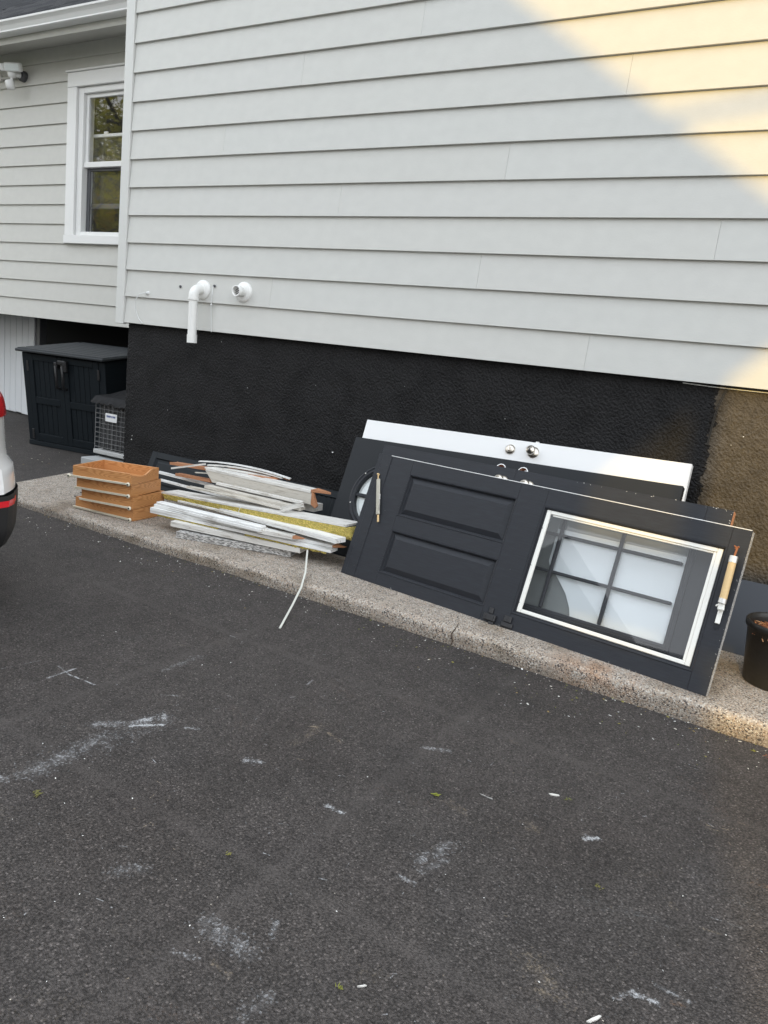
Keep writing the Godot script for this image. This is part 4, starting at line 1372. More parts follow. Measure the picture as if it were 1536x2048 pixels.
# ---------------------------------------------------------------- doors
func knob(parent: Node, called: String, x: float, y: float, m: Material, turn_piece := false) -> void:
	var f := Transform3D(Basis(Vector3(1, 0, 0), Vector3(0, 0, 1), Vector3(0, -1, 0)), Vector3(x, y, 0))
	var st := new_st()
	if turn_piece:
		lathe(st, f, [Vector2(0, 0.016), Vector2(0.018, 0.016), Vector2(0.026, 0.012), Vector2(0.031, 0.0)], 24)
		var o := obj(called, st, m, parent)
		st = new_st()
		bbox(st, Transform3D(Basis.from_euler(Vector3(0, 0, 0.15)), Vector3(x, y, 0.026)), Vector3(0.011, 0.034, 0.020), 0.004)
		obj("thumb_turn", st, m, o)
	else:
		lathe(st, f, [Vector2(0, 0.066), Vector2(0.012, 0.066), Vector2(0.013, 0.063), Vector2(0.020, 0.062), Vector2(0.026, 0.055), Vector2(0.028, 0.045), Vector2(0.024, 0.034), Vector2(0.015, 0.026), Vector2(0.013, 0.016), Vector2(0.020, 0.012), Vector2(0.030, 0.009), Vector2(0.035, 0.0)], 28)
		var o := obj(called, st, m, parent)
		st = new_st()
		lathe(st, f, [Vector2(0, 0.068), Vector2(0.006, 0.068), Vector2(0.0065, 0.066)], 14)
		obj("keyhole", st, M.screen_frame, o)

func make_doors() -> void:
	var st: SurfaceTool
	var I := Transform3D()
	# white door, nearest the wall
	var d4 := thing("door", "white flush door with brass-grey knob and deadbolt, nearest the black foundation", "door", lean(Vector3(2.396, 0.0, 0.322), 0.017, 0.353, 0.020), "doors leaning on the foundation")
	st = new_st()
	box2(st, I, Vector3(0, 0, -0.044), Vector3(2.032, 0.864, 0.0), 0.002)
	obj("slab", st, M.door_white, d4)
	knob(d4, "deadbolt", 1.026, 0.802, M.nickel, true)
	knob(d4, "knob", 1.168, 0.804, M.nickel)
	st = new_st()
	bbox(st, T(1.172, 0.868, -0.022), Vector3(0.022, 0.016, 0.012), 0.002)
	obj("latch_bolt", st, M.steel, d4)
	# dark door with a round window and empty lock holes
	var d3 := thing("door", "dark door with round window at its left end and two empty lock holes", "door", lean(Vector3(2.401, 0.0, 0.452), 0.061, 0.393, 0.026), "doors leaning on the foundation")
	var csg := CSGCombiner3D.new()
	csg.name = "slab"
	d3.add_child(csg)
	var bx := CSGBox3D.new()
	bx.name = "slab_body"
	bx.size = Vector3(2.032, 0.762, 0.044)
	bx.position = Vector3(1.016, 0.381, -0.022)
	bx.material = M.door_flat
	csg.add_child(bx)
	for c in [[1.044, 0.701, 0.0265], [1.18, 0.701, 0.0265], [0.317, 0.395, 0.185]]:
		var cy := CSGCylinder3D.new()
		cy.name = numbered("bore", csg)
		cy.operation = CSGShape3D.OPERATION_SUBTRACTION
		cy.radius = c[2]
		cy.height = 0.1
		cy.sides = 40
		cy.rotation = Vector3(PI / 2, 0, 0)
		cy.position = Vector3(c[0], c[1], -0.022)
		cy.material = M.raw_wood if c[2] < 0.1 else M.door_flat
		csg.add_child(cy)
	var f := Transform3D(Basis(Vector3(1, 0, 0), Vector3(0, 0, 1), Vector3(0, -1, 0)), Vector3.ZERO)
	for c in [1.044, 1.18]:
		st = new_st()
		lathe(st, f.translated(Vector3(c, 0.701, 0.0)), [Vector2(0.0268, 0.0008), Vector2(0.0315, 0.0008), Vector2(0.032, 0.0)], 28)
		obj("hole_rim", st, M.door_white, d3)
	st = new_st()
	lathe(st, f.translated(Vector3(0.317, 0.395, 0.0)), [Vector2(0.178, -0.02), Vector2(0.178, 0.008), Vector2(0.186, 0.013), Vector2(0.194, 0.009), Vector2(0.200, 0.009), Vector2(0.208, 0.013), Vector2(0.216, 0.010), Vector2(0.222, 0.0)], 56, false)
	var ring := obj("round_frame", st, M.door_dark, d3)
	st = new_st()
	for k in 6:
		var a := k * TAU / 6.0 + 0.3
		lathe(st, f.translated(Vector3(0.317 + 0.204 * cos(a), 0.395 + 0.204 * sin(a), 0.0115)), [Vector2(0, 0.0025), Vector2(0.004, 0.0015), Vector2(0.0045, 0.0)], 10)
	obj("screw_head", st, M.white_metal, ring)
	st = new_st()
	box2(st, I, Vector3(0.137, 0.384, -0.012), Vector3(0.497, 0.406, 0.004), 0.003)
	box2(st, I, Vector3(0.306, 0.215, -0.012), Vector3(0.328, 0.3835, 0.004), 0.003)
	box2(st, I, Vector3(0.306, 0.4065, -0.012), Vector3(0.328, 0.575, 0.004), 0.003)
	obj("muntin", st, M.door_dark, d3)
	st = new_st()
	lathe(st, f.translated(Vector3(0.317, 0.395, -0.026)), [Vector2(0, 0.008), Vector2(0.160, 0.008), Vector2(0.166, 0.004), Vector2(0.182, 0.004)], 48, false)
	obj("pane", st, M.frost, d3)
	# dark nine-pane door
	var d2 := thing("door", "dark nine-pane door with two pale knobs, just behind the front panelled door", "door", lean(Vector3(2.662, 0.0, 0.649), 0.100, 0.340, 0.002), "doors leaning on the foundation")
	st = new_st()
	for r in [[0.075, 0.0, 0.95, 0.762], [1.92, 0.0, 2.032, 0.762], [0.9505, 0.0, 1.9195, 0.075], [0.9505, 0.695, 1.9195, 0.762]]:
		box2(st, I, Vector3(r[0], r[1], -0.044), Vector3(r[2], r[3], 0.0), 0.0012)
	obj("slab", st, M.door_dark, d2)
	st = new_st()
	rings(st, I, 0.945, 0.070, 1.925, 0.700, [[0.0, 0.0], [0.002, 0.007], [0.012, 0.008], [0.014, 0.003], [0.024, 0.003], [0.028, -0.002], [0.033, -0.004], [0.035, -0.03]], false)
	obj("glazing_bead", st, M.door_dark, d2)
	var gx := [0.98, 1.284, 1.588, 1.89]
	var gy := [0.105, 0.290, 0.477, 0.665]
	for k in [1, 2]:
		st = new_st()
		box2(st, I, Vector3(gx[k] - 0.009, 0.105, -0.016), Vector3(gx[k] + 0.009, 0.665, 0.002), 0.004)
		obj("muntin", st, M.door_dark, d2)
		st = new_st()
		for c in 3:
			box2(st, I, Vector3(gx[c] + 0.0095, gy[k] - 0.008, -0.016), Vector3(gx[c + 1] - 0.0095, gy[k] + 0.008, 0.0015), 0.004)
		obj("muntin", st, M.door_dark, d2)
	for c in 3:
		for r in 3:
			st = new_st()
			glass(st, Vector3(gx[c], gy[r], -0.017), Vector3(gx[c + 1], gy[r + 1], -0.017))
			obj("pane", st, M.glass, d2)
	st = new_st()
	prism(st, I, [Vector2(1.252, 0.510), Vector2(1.905, 0.516), Vector2(1.905, 0.085), Vector2(1.44, 0.085), Vector2(1.421, 0.142), Vector2(1.382, 0.206), Vector2(1.332, 0.258), Vector2(1.297, 0.292), Vector2(1.268, 0.312), Vector2(1.252, 0.34)], -0.030, -0.027)
	obj("white_film", st, M.film, d2)
	st = new_st()
	box2(st, I, Vector3(0.975, 0.10, -0.040), Vector3(1.91, 0.67, -0.036))
	obj("added_backing", st, M.gap_grey, d2)  # added sheet, its grey stands in for a dim reflection
	knob(d2, "deadbolt", 0.888, 0.682, M.nickel)
	knob(d2, "knob", 1.038, 0.682, M.nickel)
	st = new_st()
	for k in 26:
		var p := Vector3(rng.randf_range(1.2, 2.03), rng.randf_range(0.755, 0.7625), 0.0) if k % 3 else Vector3(rng.randf_range(2.024, 2.031), rng.randf_range(0.66, 0.76), 0.0)
		var s := rng.randf_range(0.0007, 0.0022)
		bbox(st, T(p.x, p.y, 0.0), Vector3(s * rng.randf_range(1.0, 3.5), s, 0.0012), 0.0003)
	obj("paint_nicks", st, M.door_white, d2).set_meta("kind", "stuff")
	st = new_st()
	box2(st, I, Vector3(2.0325, 0.003, -0.040), Vector3(2.034, 0.759, -0.003))
	obj("bare_end", st, M.raw_wood, d2)

	# front panelled door with storm glass
	var d1 := thing("door", "frontmost dark panelled door with white-framed glass at its right end and two closers", "door", lean(Vector3(2.770, 0.0, 0.757), 0.128, 0.345), "doors leaning on the foundation")
	st = new_st()
	for r in [[0.0, 0.0, 0.25, 0.721], [0.93, 0.0, 1.083, 0.721], [1.95, 0.0, 2.027, 0.721], [0.2505, 0.0, 0.9295, 0.069], [0.2505, 0.637, 0.9295, 0.721], [0.2505, 0.313, 0.9295, 0.398], [1.0835, 0.0, 1.9495, 0.079], [1.0835, 0.629, 1.9495, 0.721]]:
		box2(st, I, Vector3(r[0], r[1], -0.044), Vector3(r[2], r[3], 0.0), 0.0012)
	obj("slab", st, M.door_dark, d1)
	for r in [[0.2495, 0.3975, 0.9305, 0.6375], [0.2495, 0.0685, 0.9305, 0.3135]]:
		st = new_st()
		rings(st, I, r[0], r[1], r[2], r[3], [[0.0, -0.001], [0.003, 0.0025], [0.007, 0.0005], [0.010, -0.008], [0.013, -0.013], [0.016, -0.014], [0.044, -0.001], [0.0465, -0.001]])
		obj("panel", st, M.door_dark, d1)
	st = new_st()
	rings(st, I, 1.083, 0.0785, 1.950, 0.6295, [[0.0, -0.0005], [0.003, 0.003], [0.008, 0.001], [0.010, -0.010], [0.016, -0.012], [0.018, -0.040]], false)
	obj("glazing_bead", st, M.door_dark, d1)
	st = new_st()
	for r in [[1.102, 0.0965, 1.124, 0.617], [1.912, 0.0965, 1.934, 0.617], [1.1245, 0.0965, 1.9115, 0.1145], [1.1245, 0.599, 1.9115, 0.617]]:
		box2(st, I, Vector3(r[0], r[1], -0.020), Vector3(r[2], r[3], -0.007), 0.002)
	box2(st, I, Vector3(1.898, 0.115, -0.020), Vector3(1.9115, 0.5985, -0.011), 0.002)
	box2(st, I, Vector3(1.136, 0.5905, -0.020), Vector3(1.8975, 0.5985, -0.012), 0.002)
	var fr := obj("glass_frame", st, M.white_metal, d1)
	st = new_st()
	for y in [0.14, 0.33, 0.52]:
		box2(st, I, Vector3(1.096, y, -0.010), Vector3(1.107, y + 0.004, -0.0045), 0.001)
	obj("clip", st, M.black, fr)
	st = new_st()
	glass(st, Vector3(1.12, 0.11, -0.014), Vector3(1.905, 0.602, -0.014))
	obj("pane", st, M.glass, d1)
	# thin white strip on the upper edge and bare right end
	st = new_st()
	box2(st, I, Vector3(0.088, 0.7185, -0.043), Vector3(2.024, 0.7222, 0.0008), 0.001)
	obj("white_edge", st, M.door_white, d1)
	st = new_st()
	box2(st, I, Vector3(2.0275, 0.004, -0.038), Vector3(2.0285, 0.717, -0.004))
	obj("bare_end", st, M.weathered, d1)
	st = new_st()
	for k in 46:
		var q := rng.randi_range(0, 3)
		var p: Vector3 = [Vector3(rng.randf_range(0.1, 2.0), rng.randf_range(0.712, 0.7185), 0.0), Vector3(rng.randf_range(2.015, 2.026), rng.randf_range(0.02, 0.70), 0.0), Vector3(rng.randf_range(0.0, 2.0), rng.randf_range(0.001, 0.008), 0.0), Vector3(rng.randf_range(0.1, 2.0), rng.randf_range(0.0, 0.7), 0.0)][q]
		if q == 3 and ((p.x > 0.24 and p.x < 0.94 and p.y > 0.06 and p.y < 0.65) or (p.x > 1.07 and p.x < 1.96 and p.y > 0.07)):
			continue
		var s := rng.randf_range(0.0008, 0.0022)
		bbox(st, Transform3D(Basis(Vector3(0, 0, 1), rng.randf() * TAU), p), Vector3(s * rng.randf_range(1.0, 3.0), s, 0.0012), 0.0003)
	obj("paint_nicks", st, M.weathered, d1).set_meta("kind", "stuff")
	# nailed strip across the left end, with a brush under it
	st = new_st()
	box2(st, I, Vector3(0.034, 0.002, 0.0005), Vector3(0.098, 0.715, 0.004), 0.0015)
	var strip := obj("end_strip", st, M.door_dark, d1)
	st = new_st()
	for y in [0.06, 0.26, 0.47, 0.66]:
		lathe(st, f.translated(Vector3(0.083, y, 0.004)), [Vector2(0, 0.002), Vector2(0.004, 0.0012), Vector2(0.0045, 0)], 10)
	obj("nail_head", st, M.black, strip)
	st = new_st()
	for k in 9:
		var p := Vector3(0.0 + k * 0.009, 0.004, -0.03 + 0.002 * k)
		tube(st, [p, p + Vector3(-0.035 - rng.randf() * 0.015, -0.0 - rng.randf() * 0.004, 0.012 + rng.randf() * 0.012)], [0.0009, 0.0004], 4)
	obj("bristles", st, M.black, strip)
	# hanging closer bracket at the left
	var ca := Vector3(0.050, 0.592, 0.014)
	var cb := Vector3(0.146, 0.345, 0.016)
	var cd := (cb - ca).normalized()
	var cx := Transform3D(Basis(cd, Vector3(0, 0, 1).cross(cd), Vector3(0, 0, 1)), ca)
	st = new_st()
	box2(st, cx, Vector3(0.022, -0.012, -0.008), Vector3(0.235, 0.012, 0.004), 0.004)
	var clo := obj("closer_arm", st, M.old_metal, d1)
	st = new_st()
	box2(st, cx, Vector3(0.234, -0.006, -0.006), Vector3(0.278, 0.007, -0.001), 0.002)
	tube(st, [cx * Vector3(0.024, 0, 0), cx * Vector3(0.005, 0.001, 0.002), cx * Vector3(-0.004, 0.001, 0.001)], 0.0035, 8)
	lathe(st, f.translated(cx * Vector3(-0.005, 0.0, 0.0)), [Vector2(0, 0.008), Vector2(0.006, 0.006), Vector2(0.006, -0.008)], 12)
	obj("closer_tab", st, M.tan_metal, clo)
	st = new_st()
	tube(st, [cx * Vector3(0.215, 0.010, 0.002), cx * Vector3(0.17, 0.022, 0.014), cx * Vector3(0.15, 0.026, 0.02), cx * Vector3(0.125, 0.030, 0.022)], 0.0022, 6)
	bbox(st, cx * T(0.15, 0.026, 0.021), Vector3(0.010, 0.008, 0.008), 0.002)
	obj("hook_wire", st, M.steel, clo)
	# tubular closer at the right
	st = new_st()
	var ta := Vector3(1.990, 0.570, 0.030)
	var tb := Vector3(1.994, 0.400, 0.028)
	tube(st, [ta, tb], 0.0155, 18)
	var tubo := obj("closer_tube", st, M.tan_metal, d1)
	st = new_st()
	tube(st, [ta + Vector3(0, 0.022, 0), ta + Vector3(0, -0.006, 0)], 0.0175, 18)
	tube(st, [tb + Vector3(0, 0.008, 0), tb + Vector3(0, -0.012, 0)], 0.0165, 18)
	obj("closer_cap", st, M.steel, tubo)
	st = new_st()
	tube(st, [ta + Vector3(0, 0.02, 0), ta + Vector3(0.002, 0.062, -0.004)], 0.0045, 8)
	tube(st, [ta + Vector3(-0.006, 0.056, -0.006), ta + Vector3(0.008, 0.066, 0.0)], 0.004, 8)
	tube(st, [ta + Vector3(-0.012, 0.066, 0.0), ta + Vector3(0.006, 0.060, -0.006)], 0.003, 8)
	obj("closer_rod", st, M.rust, tubo)
	st = new_st()
	bbox(st, Transform3D(Basis.from_euler(Vector3(0, 0, 0.1)), tb + Vector3(0.0, -0.026, -0.006)), Vector3(0.026, 0.034, 0.018), 0.005)
	bbox(st, Transform3D(Basis.from_euler(Vector3(0, 0, 0.8)), tb + Vector3(-0.012, -0.02, 0.0)), Vector3(0.026, 0.006, 0.006), 0.002)
	bbox(st, T(tb.x - 0.001, tb.y - 0.068, 0.006), Vector3(0.020, 0.058, 0.004), 0.0015)
	obj("closer_bracket", st, M.white_metal, tubo)
	# slotted plate
	st = new_st()
	var pl := []
	for k in 9:
		var a := PI + PI * k / 8.0
		pl.append(Vector2(1.992 + 0.0105 * cos(a), 0.288 + 0.0105 * sin(a)))
	pl.append(Vector2(2.0025, 0.325))
	pl.append(Vector2(1.9815, 0.325))
	prism(st, I, pl, 0.0, 0.0022)
	obj("slotted_plate", st, M.door_flat, d1)
	# hinge leaf and strike at the lower edge
	st = new_st()
	box2(st, I, Vector3(0.952, 0.012, 0.0), Vector3(1.018, 0.044, 0.020), 0.003)
	box2(st, I, Vector3(0.968, 0.045, 0.0), Vector3(0.992, 0.076, 0.010), 0.003)
	box2(st, I, Vector3(0.985, -0.006, 0.0), Vector3(1.012, 0.0115, 0.014), 0.003)
	for x in [0.962, 1.004]:
		box2(st, I, Vector3(x, 0.022, 0.0205), Vector3(x + 0.005, 0.036, 0.023), 0.001)
	obj("hinge", st, M.black_metal, d1)
	st = new_st()
	box2(st, I, Vector3(1.050, 0.006, 0.0), Vector3(1.112, 0.030, 0.010), 0.003)
	box2(st, I, Vector3(1.058, 0.0305, 0.0), Vector3(1.100, 0.062, 0.012), 0.003)
	box2(st, I, Vector3(1.076, 0.043, 0.0122), Vector3(1.083, 0.053, 0.014), 0.001)
	obj("strike", st, M.black_metal, d1)

	# grey board leaning behind the pot
	st = new_st()
	var g := lean(Vector3(4.28, 0.0, 0.335), 0.0, 0.82)
	box2(st, Transform3D(), Vector3(0, 0, -0.012), Vector3(1.45, 0.44, 0.0), 0.002)
	var gb := obj("grey_board", st, M.grey_board)
	gb.transform = g
	tag(gb, "smooth blue-grey board leaning on the foundation behind the black pot", "board")

func make_pot() -> void:
	var p := thing("plant_pot", "black plastic pot of dry orange stems at the right end of the walkway", "pot", T(5.005, 0.0, 0.62))
	var st := new_st()
	lathe(st, Transform3D(), [Vector2(0, 0.012), Vector2(0.120, 0.012), Vector2(0.124, 0.0), Vector2(0.129, 0.006), Vector2(0.150, 0.245), Vector2(0.158, 0.247), Vector2(0.161, 0.255), Vector2(0.161, 0.272), Vector2(0.156, 0.278), Vector2(0.150, 0.274), Vector2(0.146, 0.255), Vector2(0.140, 0.16)], 48)
	obj("pot_wall", st, M.pot, p)
	st = new_st()
	lathe(st, Transform3D(), [Vector2(0, 0.225), Vector2(0.08, 0.220), Vector2(0.147, 0.205)], 32)
	obj("soil", st, M.potsoil, p)
	st = new_st()
	bbox(st, Transform3D(Basis(Vector3.UP, 0.6), Vector3(-0.105, 0.10, 0.092)), Vector3(0.05, 0.014, 0.004), 0.001)
	var mm := [mat(0.40, 0.15, 0.045, 0.8), mat(0.30, 0.10, 0.04, 0.8), mat(0.50, 0.26, 0.10, 0.8)]
	var bits := []
	for k in 3:
		var s := new_st()
		tube(s, [Vector3(-0.02, 0, 0), Vector3(-0.004, 0.006, 0.002), Vector3(0.02, 0.003, 0.005)], [0.0018, 0.004, 0.001], 5)
		s.generate_normals()
		bits.append(s.commit())
	var mmesh := MultiMesh.new()
	mmesh.transform_format = MultiMesh.TRANSFORM_3D
	mmesh.mesh = bits[0]
	mmesh.use_colors = true
	mmesh.instance_count = 900
	for i in 900:
		var a := rng.randf() * TAU
		var r := sqrt(rng.randf()) * 0.138
		mmesh.set_instance_transform(i, Transform3D(Basis.from_euler(Vector3(rng.randf_range(-0.7, 0.7), rng.randf() * TAU, rng.randf_range(-0.9, 0.9))).scaled(Vector3.ONE * rng.randf_range(0.5, 1.1)), Vector3(cos(a) * r, 0.222 + rng.randf() * 0.035 * (1.0 - r / 0.2), sin(a) * r)))
		var c: Color = [Color(0.42, 0.16, 0.05), Color(0.30, 0.10, 0.04), Color(0.55, 0.30, 0.14), Color(0.20, 0.08, 0.03)][rng.randi_range(0, 3)]
		mmesh.set_instance_color(i, c)
	var mi := MultiMeshInstance3D.new()
	mi.name = "dry_stems"
	mi.multimesh = mmesh
	var cm := mat(1, 1, 1, 0.8)
	cm.vertex_color_use_as_albedo = true
	mi.material_override = cm
	mi.set_meta("kind", "stuff")
	p.add_child(mi)
	st = new_st()
	for k in 14:
		var a := rng.randf() * TAU
		var b := Vector3(cos(a), 0, sin(a)) * rng.randf_range(0.02, 0.11) + Vector3(0, 0.23, 0)
		var dr := Vector3(cos(a + 0.5), rng.randf_range(0.5, 1.2), sin(a + 0.5)).normalized()
		tube(st, [b, b + dr * 0.02, b + dr * rng.randf_range(0.035, 0.06)], [0.0018, 0.0015, 0.0006], 5)
	obj("dry_stalk", st, M.rust, p)
	st = new_st()
	lathe(st, Transform3D(), [Vector2(0.1375, 0.085), Vector2(0.1385, 0.086)], 48)

# ---------------------------------------------------------------- the car at the left edge
func make_car() -> void:
	# local x runs to the car's front, y up, z to its left side
	var xf := Transform3D(Basis(Vector3(-1, 0, 0), Vector3.UP, Vector3(0, 0, -1)), Vector3(1.93, -0.065, 2.925))
	var car := thing("parked_car", "white car with red tail lamp and black bumper, cut by the left edge", "car", xf)
	# plan half width and height span of the body along its length
	var L := 4.35
	var half := func(x: float, y: float) -> float:
		var r := 0.36 if y < 0.62 else 0.42
		var w := 0.90
		var e := minf(x, L - x)
		if e < r:
			w -= r * 0.62 * pow(1.0 - e / r, 2.2)
		# flanks: bulge at the bumper and the shoulder, tuck at the sill
		w -= 0.05 * pow(absf(y - 0.60) / 0.4, 2.0) * 0.5
		if y > 0.92:
			w -= (y - 0.92) * 0.42
		return w
	var rear := func(y: float) -> float:   # how far the tail sits forward at a height
		return 0.02 + 0.05 * smoothstep(0.45, 0.75, y) + 0.16 * smoothstep(0.85, 1.15, y) + 0.06 * smoothstep(0.34, 0.18, y)
	var shell := func(st: SurfaceTool, x0: float, x1: float, y0: float, y1: float, off: float, nx: int, ny: int):
		st.set_smooth_group(4)
		var pt := func(i: int, j: int, s: float):
			var y := lerpf(y0, y1, j / float(ny))
			var u := i / float(nx)
			var x := lerpf(x0, x1, u * u if x0 < 0.1 else u)
			var h: float = half.call(x, y) + off
			return Vector3(x + rear.call(y) * (1.0 - smoothstep(0.0, 0.9, x)) - (off if x < 0.05 else 0.0), y, s * h)
		for s in [-1.0, 1.0]:
			for i in nx:
				for j in ny:
					poly(st, Transform3D(), [pt.call(i, j, s), pt.call(i + 1, j, s), pt.call(i + 1, j + 1, s), pt.call(i, j + 1, s)], Vector3(-0.3 if x0 < 0.1 else 0.0, 0, s))
		for j in ny:      # close the ends across the car
			for e in ([0] if x0 < 0.1 else []) + ([nx] if x1 > L - 0.1 else []):
				for q in 8:
					var a: Vector3 = pt.call(e, j, -1.0).lerp(pt.call(e, j, 1.0), q / 8.0)
					var b: Vector3 = pt.call(e, j, -1.0).lerp(pt.call(e, j, 1.0), (q + 1) / 8.0)
					var c: Vector3 = pt.call(e, j + 1, -1.0).lerp(pt.call(e, j + 1, 1.0), (q + 1) / 8.0)
					var d: Vector3 = pt.call(e, j + 1, -1.0).lerp(pt.call(e, j + 1, 1.0), q / 8.0)
					var bulge := func(v: Vector3) -> Vector3: return v + Vector3((-0.05 if e == 0 else 0.05) * (1.0 - pow(absf(v.z) / 0.7, 2.0)), 0, 0)
					poly(st, Transform3D(), [bulge.call(a), bulge.call(b), bulge.call(c), bulge.call(d)], Vector3(-1 if e == 0 else 1, 0, 0))
		st.set_smooth_group(-1)
	var st := new_st()
	shell.call(st, 0.0, 4.35, 0.505, 1.00, 0.0, 44, 14)
	obj("body", st, M.car_paint, car)
	st = new_st()
	shell.call(st, 0.0, 0.62, 0.255, 0.50, 0.012, 18, 10)
	var bump := obj("rear_bumper", st, M.car_black, car)
	st = new_st()
	shell.call(st, 0.0, 0.085, 0.450, 0.478, 0.0145, 8, 2)
	obj("red_reflector", st, M.red_reflector, bump)
	st = new_st()
	shell.call(st, 0.621, 3.7, 0.24, 0.504, 0.004, 20, 6)
	shell.call(st, 3.701, 4.35, 0.22, 0.504, 0.008, 14, 6)
	obj("lower_trim", st, M.car_black, car)
	for k in 2:
		st = new_st()
		st.set_smooth_group(6)
		var s := -1.0 if k == 0 else 1.0
		var pt := func(i: int, j: int):
			var v := j / 8.0
			var y := 0.835 + 0.155 * v
			var x := -0.012 + 0.38 * (i / 12.0) * (0.75 + 0.25 * v)
			var h: float = half.call(maxf(x, 0.0), y) + 0.012 * sin(PI * clampf(i / 12.0, 0.05, 1.0))
			return Vector3(x + rear.call(y) * (1.0 - smoothstep(0.0, 0.9, x)), y, s * h)
		for i in 12:
			for j in 8:
				poly(st, Transform3D(), [pt.call(i, j), pt.call(i + 1, j), pt.call(i + 1, j + 1), pt.call(i, j + 1)], Vector3(-0.4, 0, s))
		for j in 8:
			var a: Vector3 = pt.call(0, j)
			var b: Vector3 = pt.call(0, j + 1)
			var inn := Vector3(-0.01, 0, -s * 0.30)
			poly(st, Transform3D(), [a, b, b + inn, a + inn], Vector3(-1, 0, 0))
		obj("tail_lamp", st, M.tail_red, car)
	# cabin
	st = new_st()
	st.set_smooth_group(7)
	var prof := [Vector2(0.20, 1.0), Vector2(0.30, 1.18), Vector2(0.50, 1.44), Vector2(0.75, 1.53), Vector2(1.5, 1.58), Vector2(2.3, 1.54), Vector2(2.7, 1.40), Vector2(3.25, 1.02), Vector2(4.2, 0.92)]
	for i in range(prof.size() - 1):
		var p: Vector2 = prof[i]
		var q: Vector2 = prof[i + 1]
		var wp := 0.70 - maxf(p.y - 1.0, 0.0) * 0.2
		var wq := 0.70 - maxf(q.y - 1.0, 0.0) * 0.2
		poly(st, Transform3D(), [Vector3(p.x, p.y, -wp), Vector3(p.x, p.y, wp), Vector3(q.x, q.y, wq), Vector3(q.x, q.y, -wq)], Vector3(p.y - q.y, q.x - p.x, 0) )
		for s in [-1.0, 1.0]:
			poly(st, Transform3D(), [Vector3(p.x, 0.95, s * 0.71), Vector3(q.x, 0.95, s * 0.71), Vector3(q.x, q.y, s * wq), Vector3(p.x, p.y, s * wp)], Vector3(0, 0.2, s))
	obj("cabin", st, M.car_paint, car)
	st = new_st()
	poly(st, Transform3D(), [Vector3(0.285, 1.17, -0.62), Vector3(0.285, 1.17, 0.62), Vector3(0.475, 1.42, 0.56), Vector3(0.475, 1.42, -0.56)], Vector3(-1, 0.4, 0))
	for s in [-1.0, 1.0]:
		for w in [[0.62, 1.30, 0.62, 1.22], [1.36, 2.15, 1.36, 2.15], [2.2, 3.0, 2.2, 2.52]]:
			poly(st, Transform3D(), [Vector3(w[0], 1.05, s * 0.706), Vector3(w[1], 1.05, s * 0.706), Vector3(w[3], 1.42, s * 0.626), Vector3(w[2] + 0.06, 1.42, s * 0.626)], Vector3(0, 0.2, s))
	obj("car_window", st, M.car_glass, car)
	for wx in [0.82, 3.45]:
		for s in [-1.0, 1.0]:
			st = new_st()
			var b := Transform3D(Basis(Vector3(1, 0, 0), PI / 2.0), Vector3(wx, 0.335, s * 0.80))
			lathe(st, b, [Vector2(0.20, -0.115), Vector2(0.31, -0.11), Vector2(0.335, -0.085), Vector2(0.335, 0.085), Vector2(0.31, 0.11), Vector2(0.20, 0.115)], 36)
			var wheel := obj("wheel", st, M.rubber, car)
			st = new_st()
			lathe(st, b, [Vector2(0, -0.09), Vector2(0.19, -0.10), Vector2(0.205, -0.115)], 20)
			lathe(st, b, [Vector2(0.205, 0.115), Vector2(0.19, 0.10), Vector2(0, 0.09)], 20)
			obj("rim", st, M.steel, wheel)

# ---------------------------------------------------------------- round about: what the glass mirrors and what throws the shade
func gable_house(called: String, label: String, at: Vector3, w: float, eave: float, ridge: float, depth: float, m: Material, over := 0.4) -> Node3D:
	var t := thing(called, label, "house", Transform3D(Basis(), at))
	var st := new_st()
	var hw := w / 2.0 - over
	var sl := (ridge - eave) / (w / 2.0)
	prism(st, Transform3D(), [Vector2(-hw, -at.y - 0.16), Vector2(hw, -at.y - 0.16), Vector2(hw, eave + sl * over - 0.12), Vector2(0, ridge - 0.12), Vector2(-hw, eave + sl * over - 0.12)], 0.0, depth)
	obj("wall", st, m, t)
	for s in [-1.0, 1.0]:
		st = new_st()
		prism(st, Transform3D(), [Vector2(s * w / 2.0, eave), Vector2(0, ridge), Vector2(0, ridge - 0.16), Vector2(s * w / 2.0, eave - 0.16)], -0.25, depth + 0.25)
		obj("roof", st, M.house_roof, t)
	st = new_st()
	for x in [-hw * 0.5, hw * 0.5]:
		box2(st, Transform3D(), Vector3(x - 0.5, 1.0, -0.05), Vector3(x + 0.5, 2.4, -0.01))
	obj("window_frame", st, M.white, t)
	st = new_st()
	for x in [-hw * 0.5, hw * 0.5]:
		box2(st, Transform3D(), Vector3(x - 0.42, 1.08, -0.07), Vector3(x + 0.42, 2.32, -0.052))
	obj("window_pane", st, M.car_glass, t)
	return t

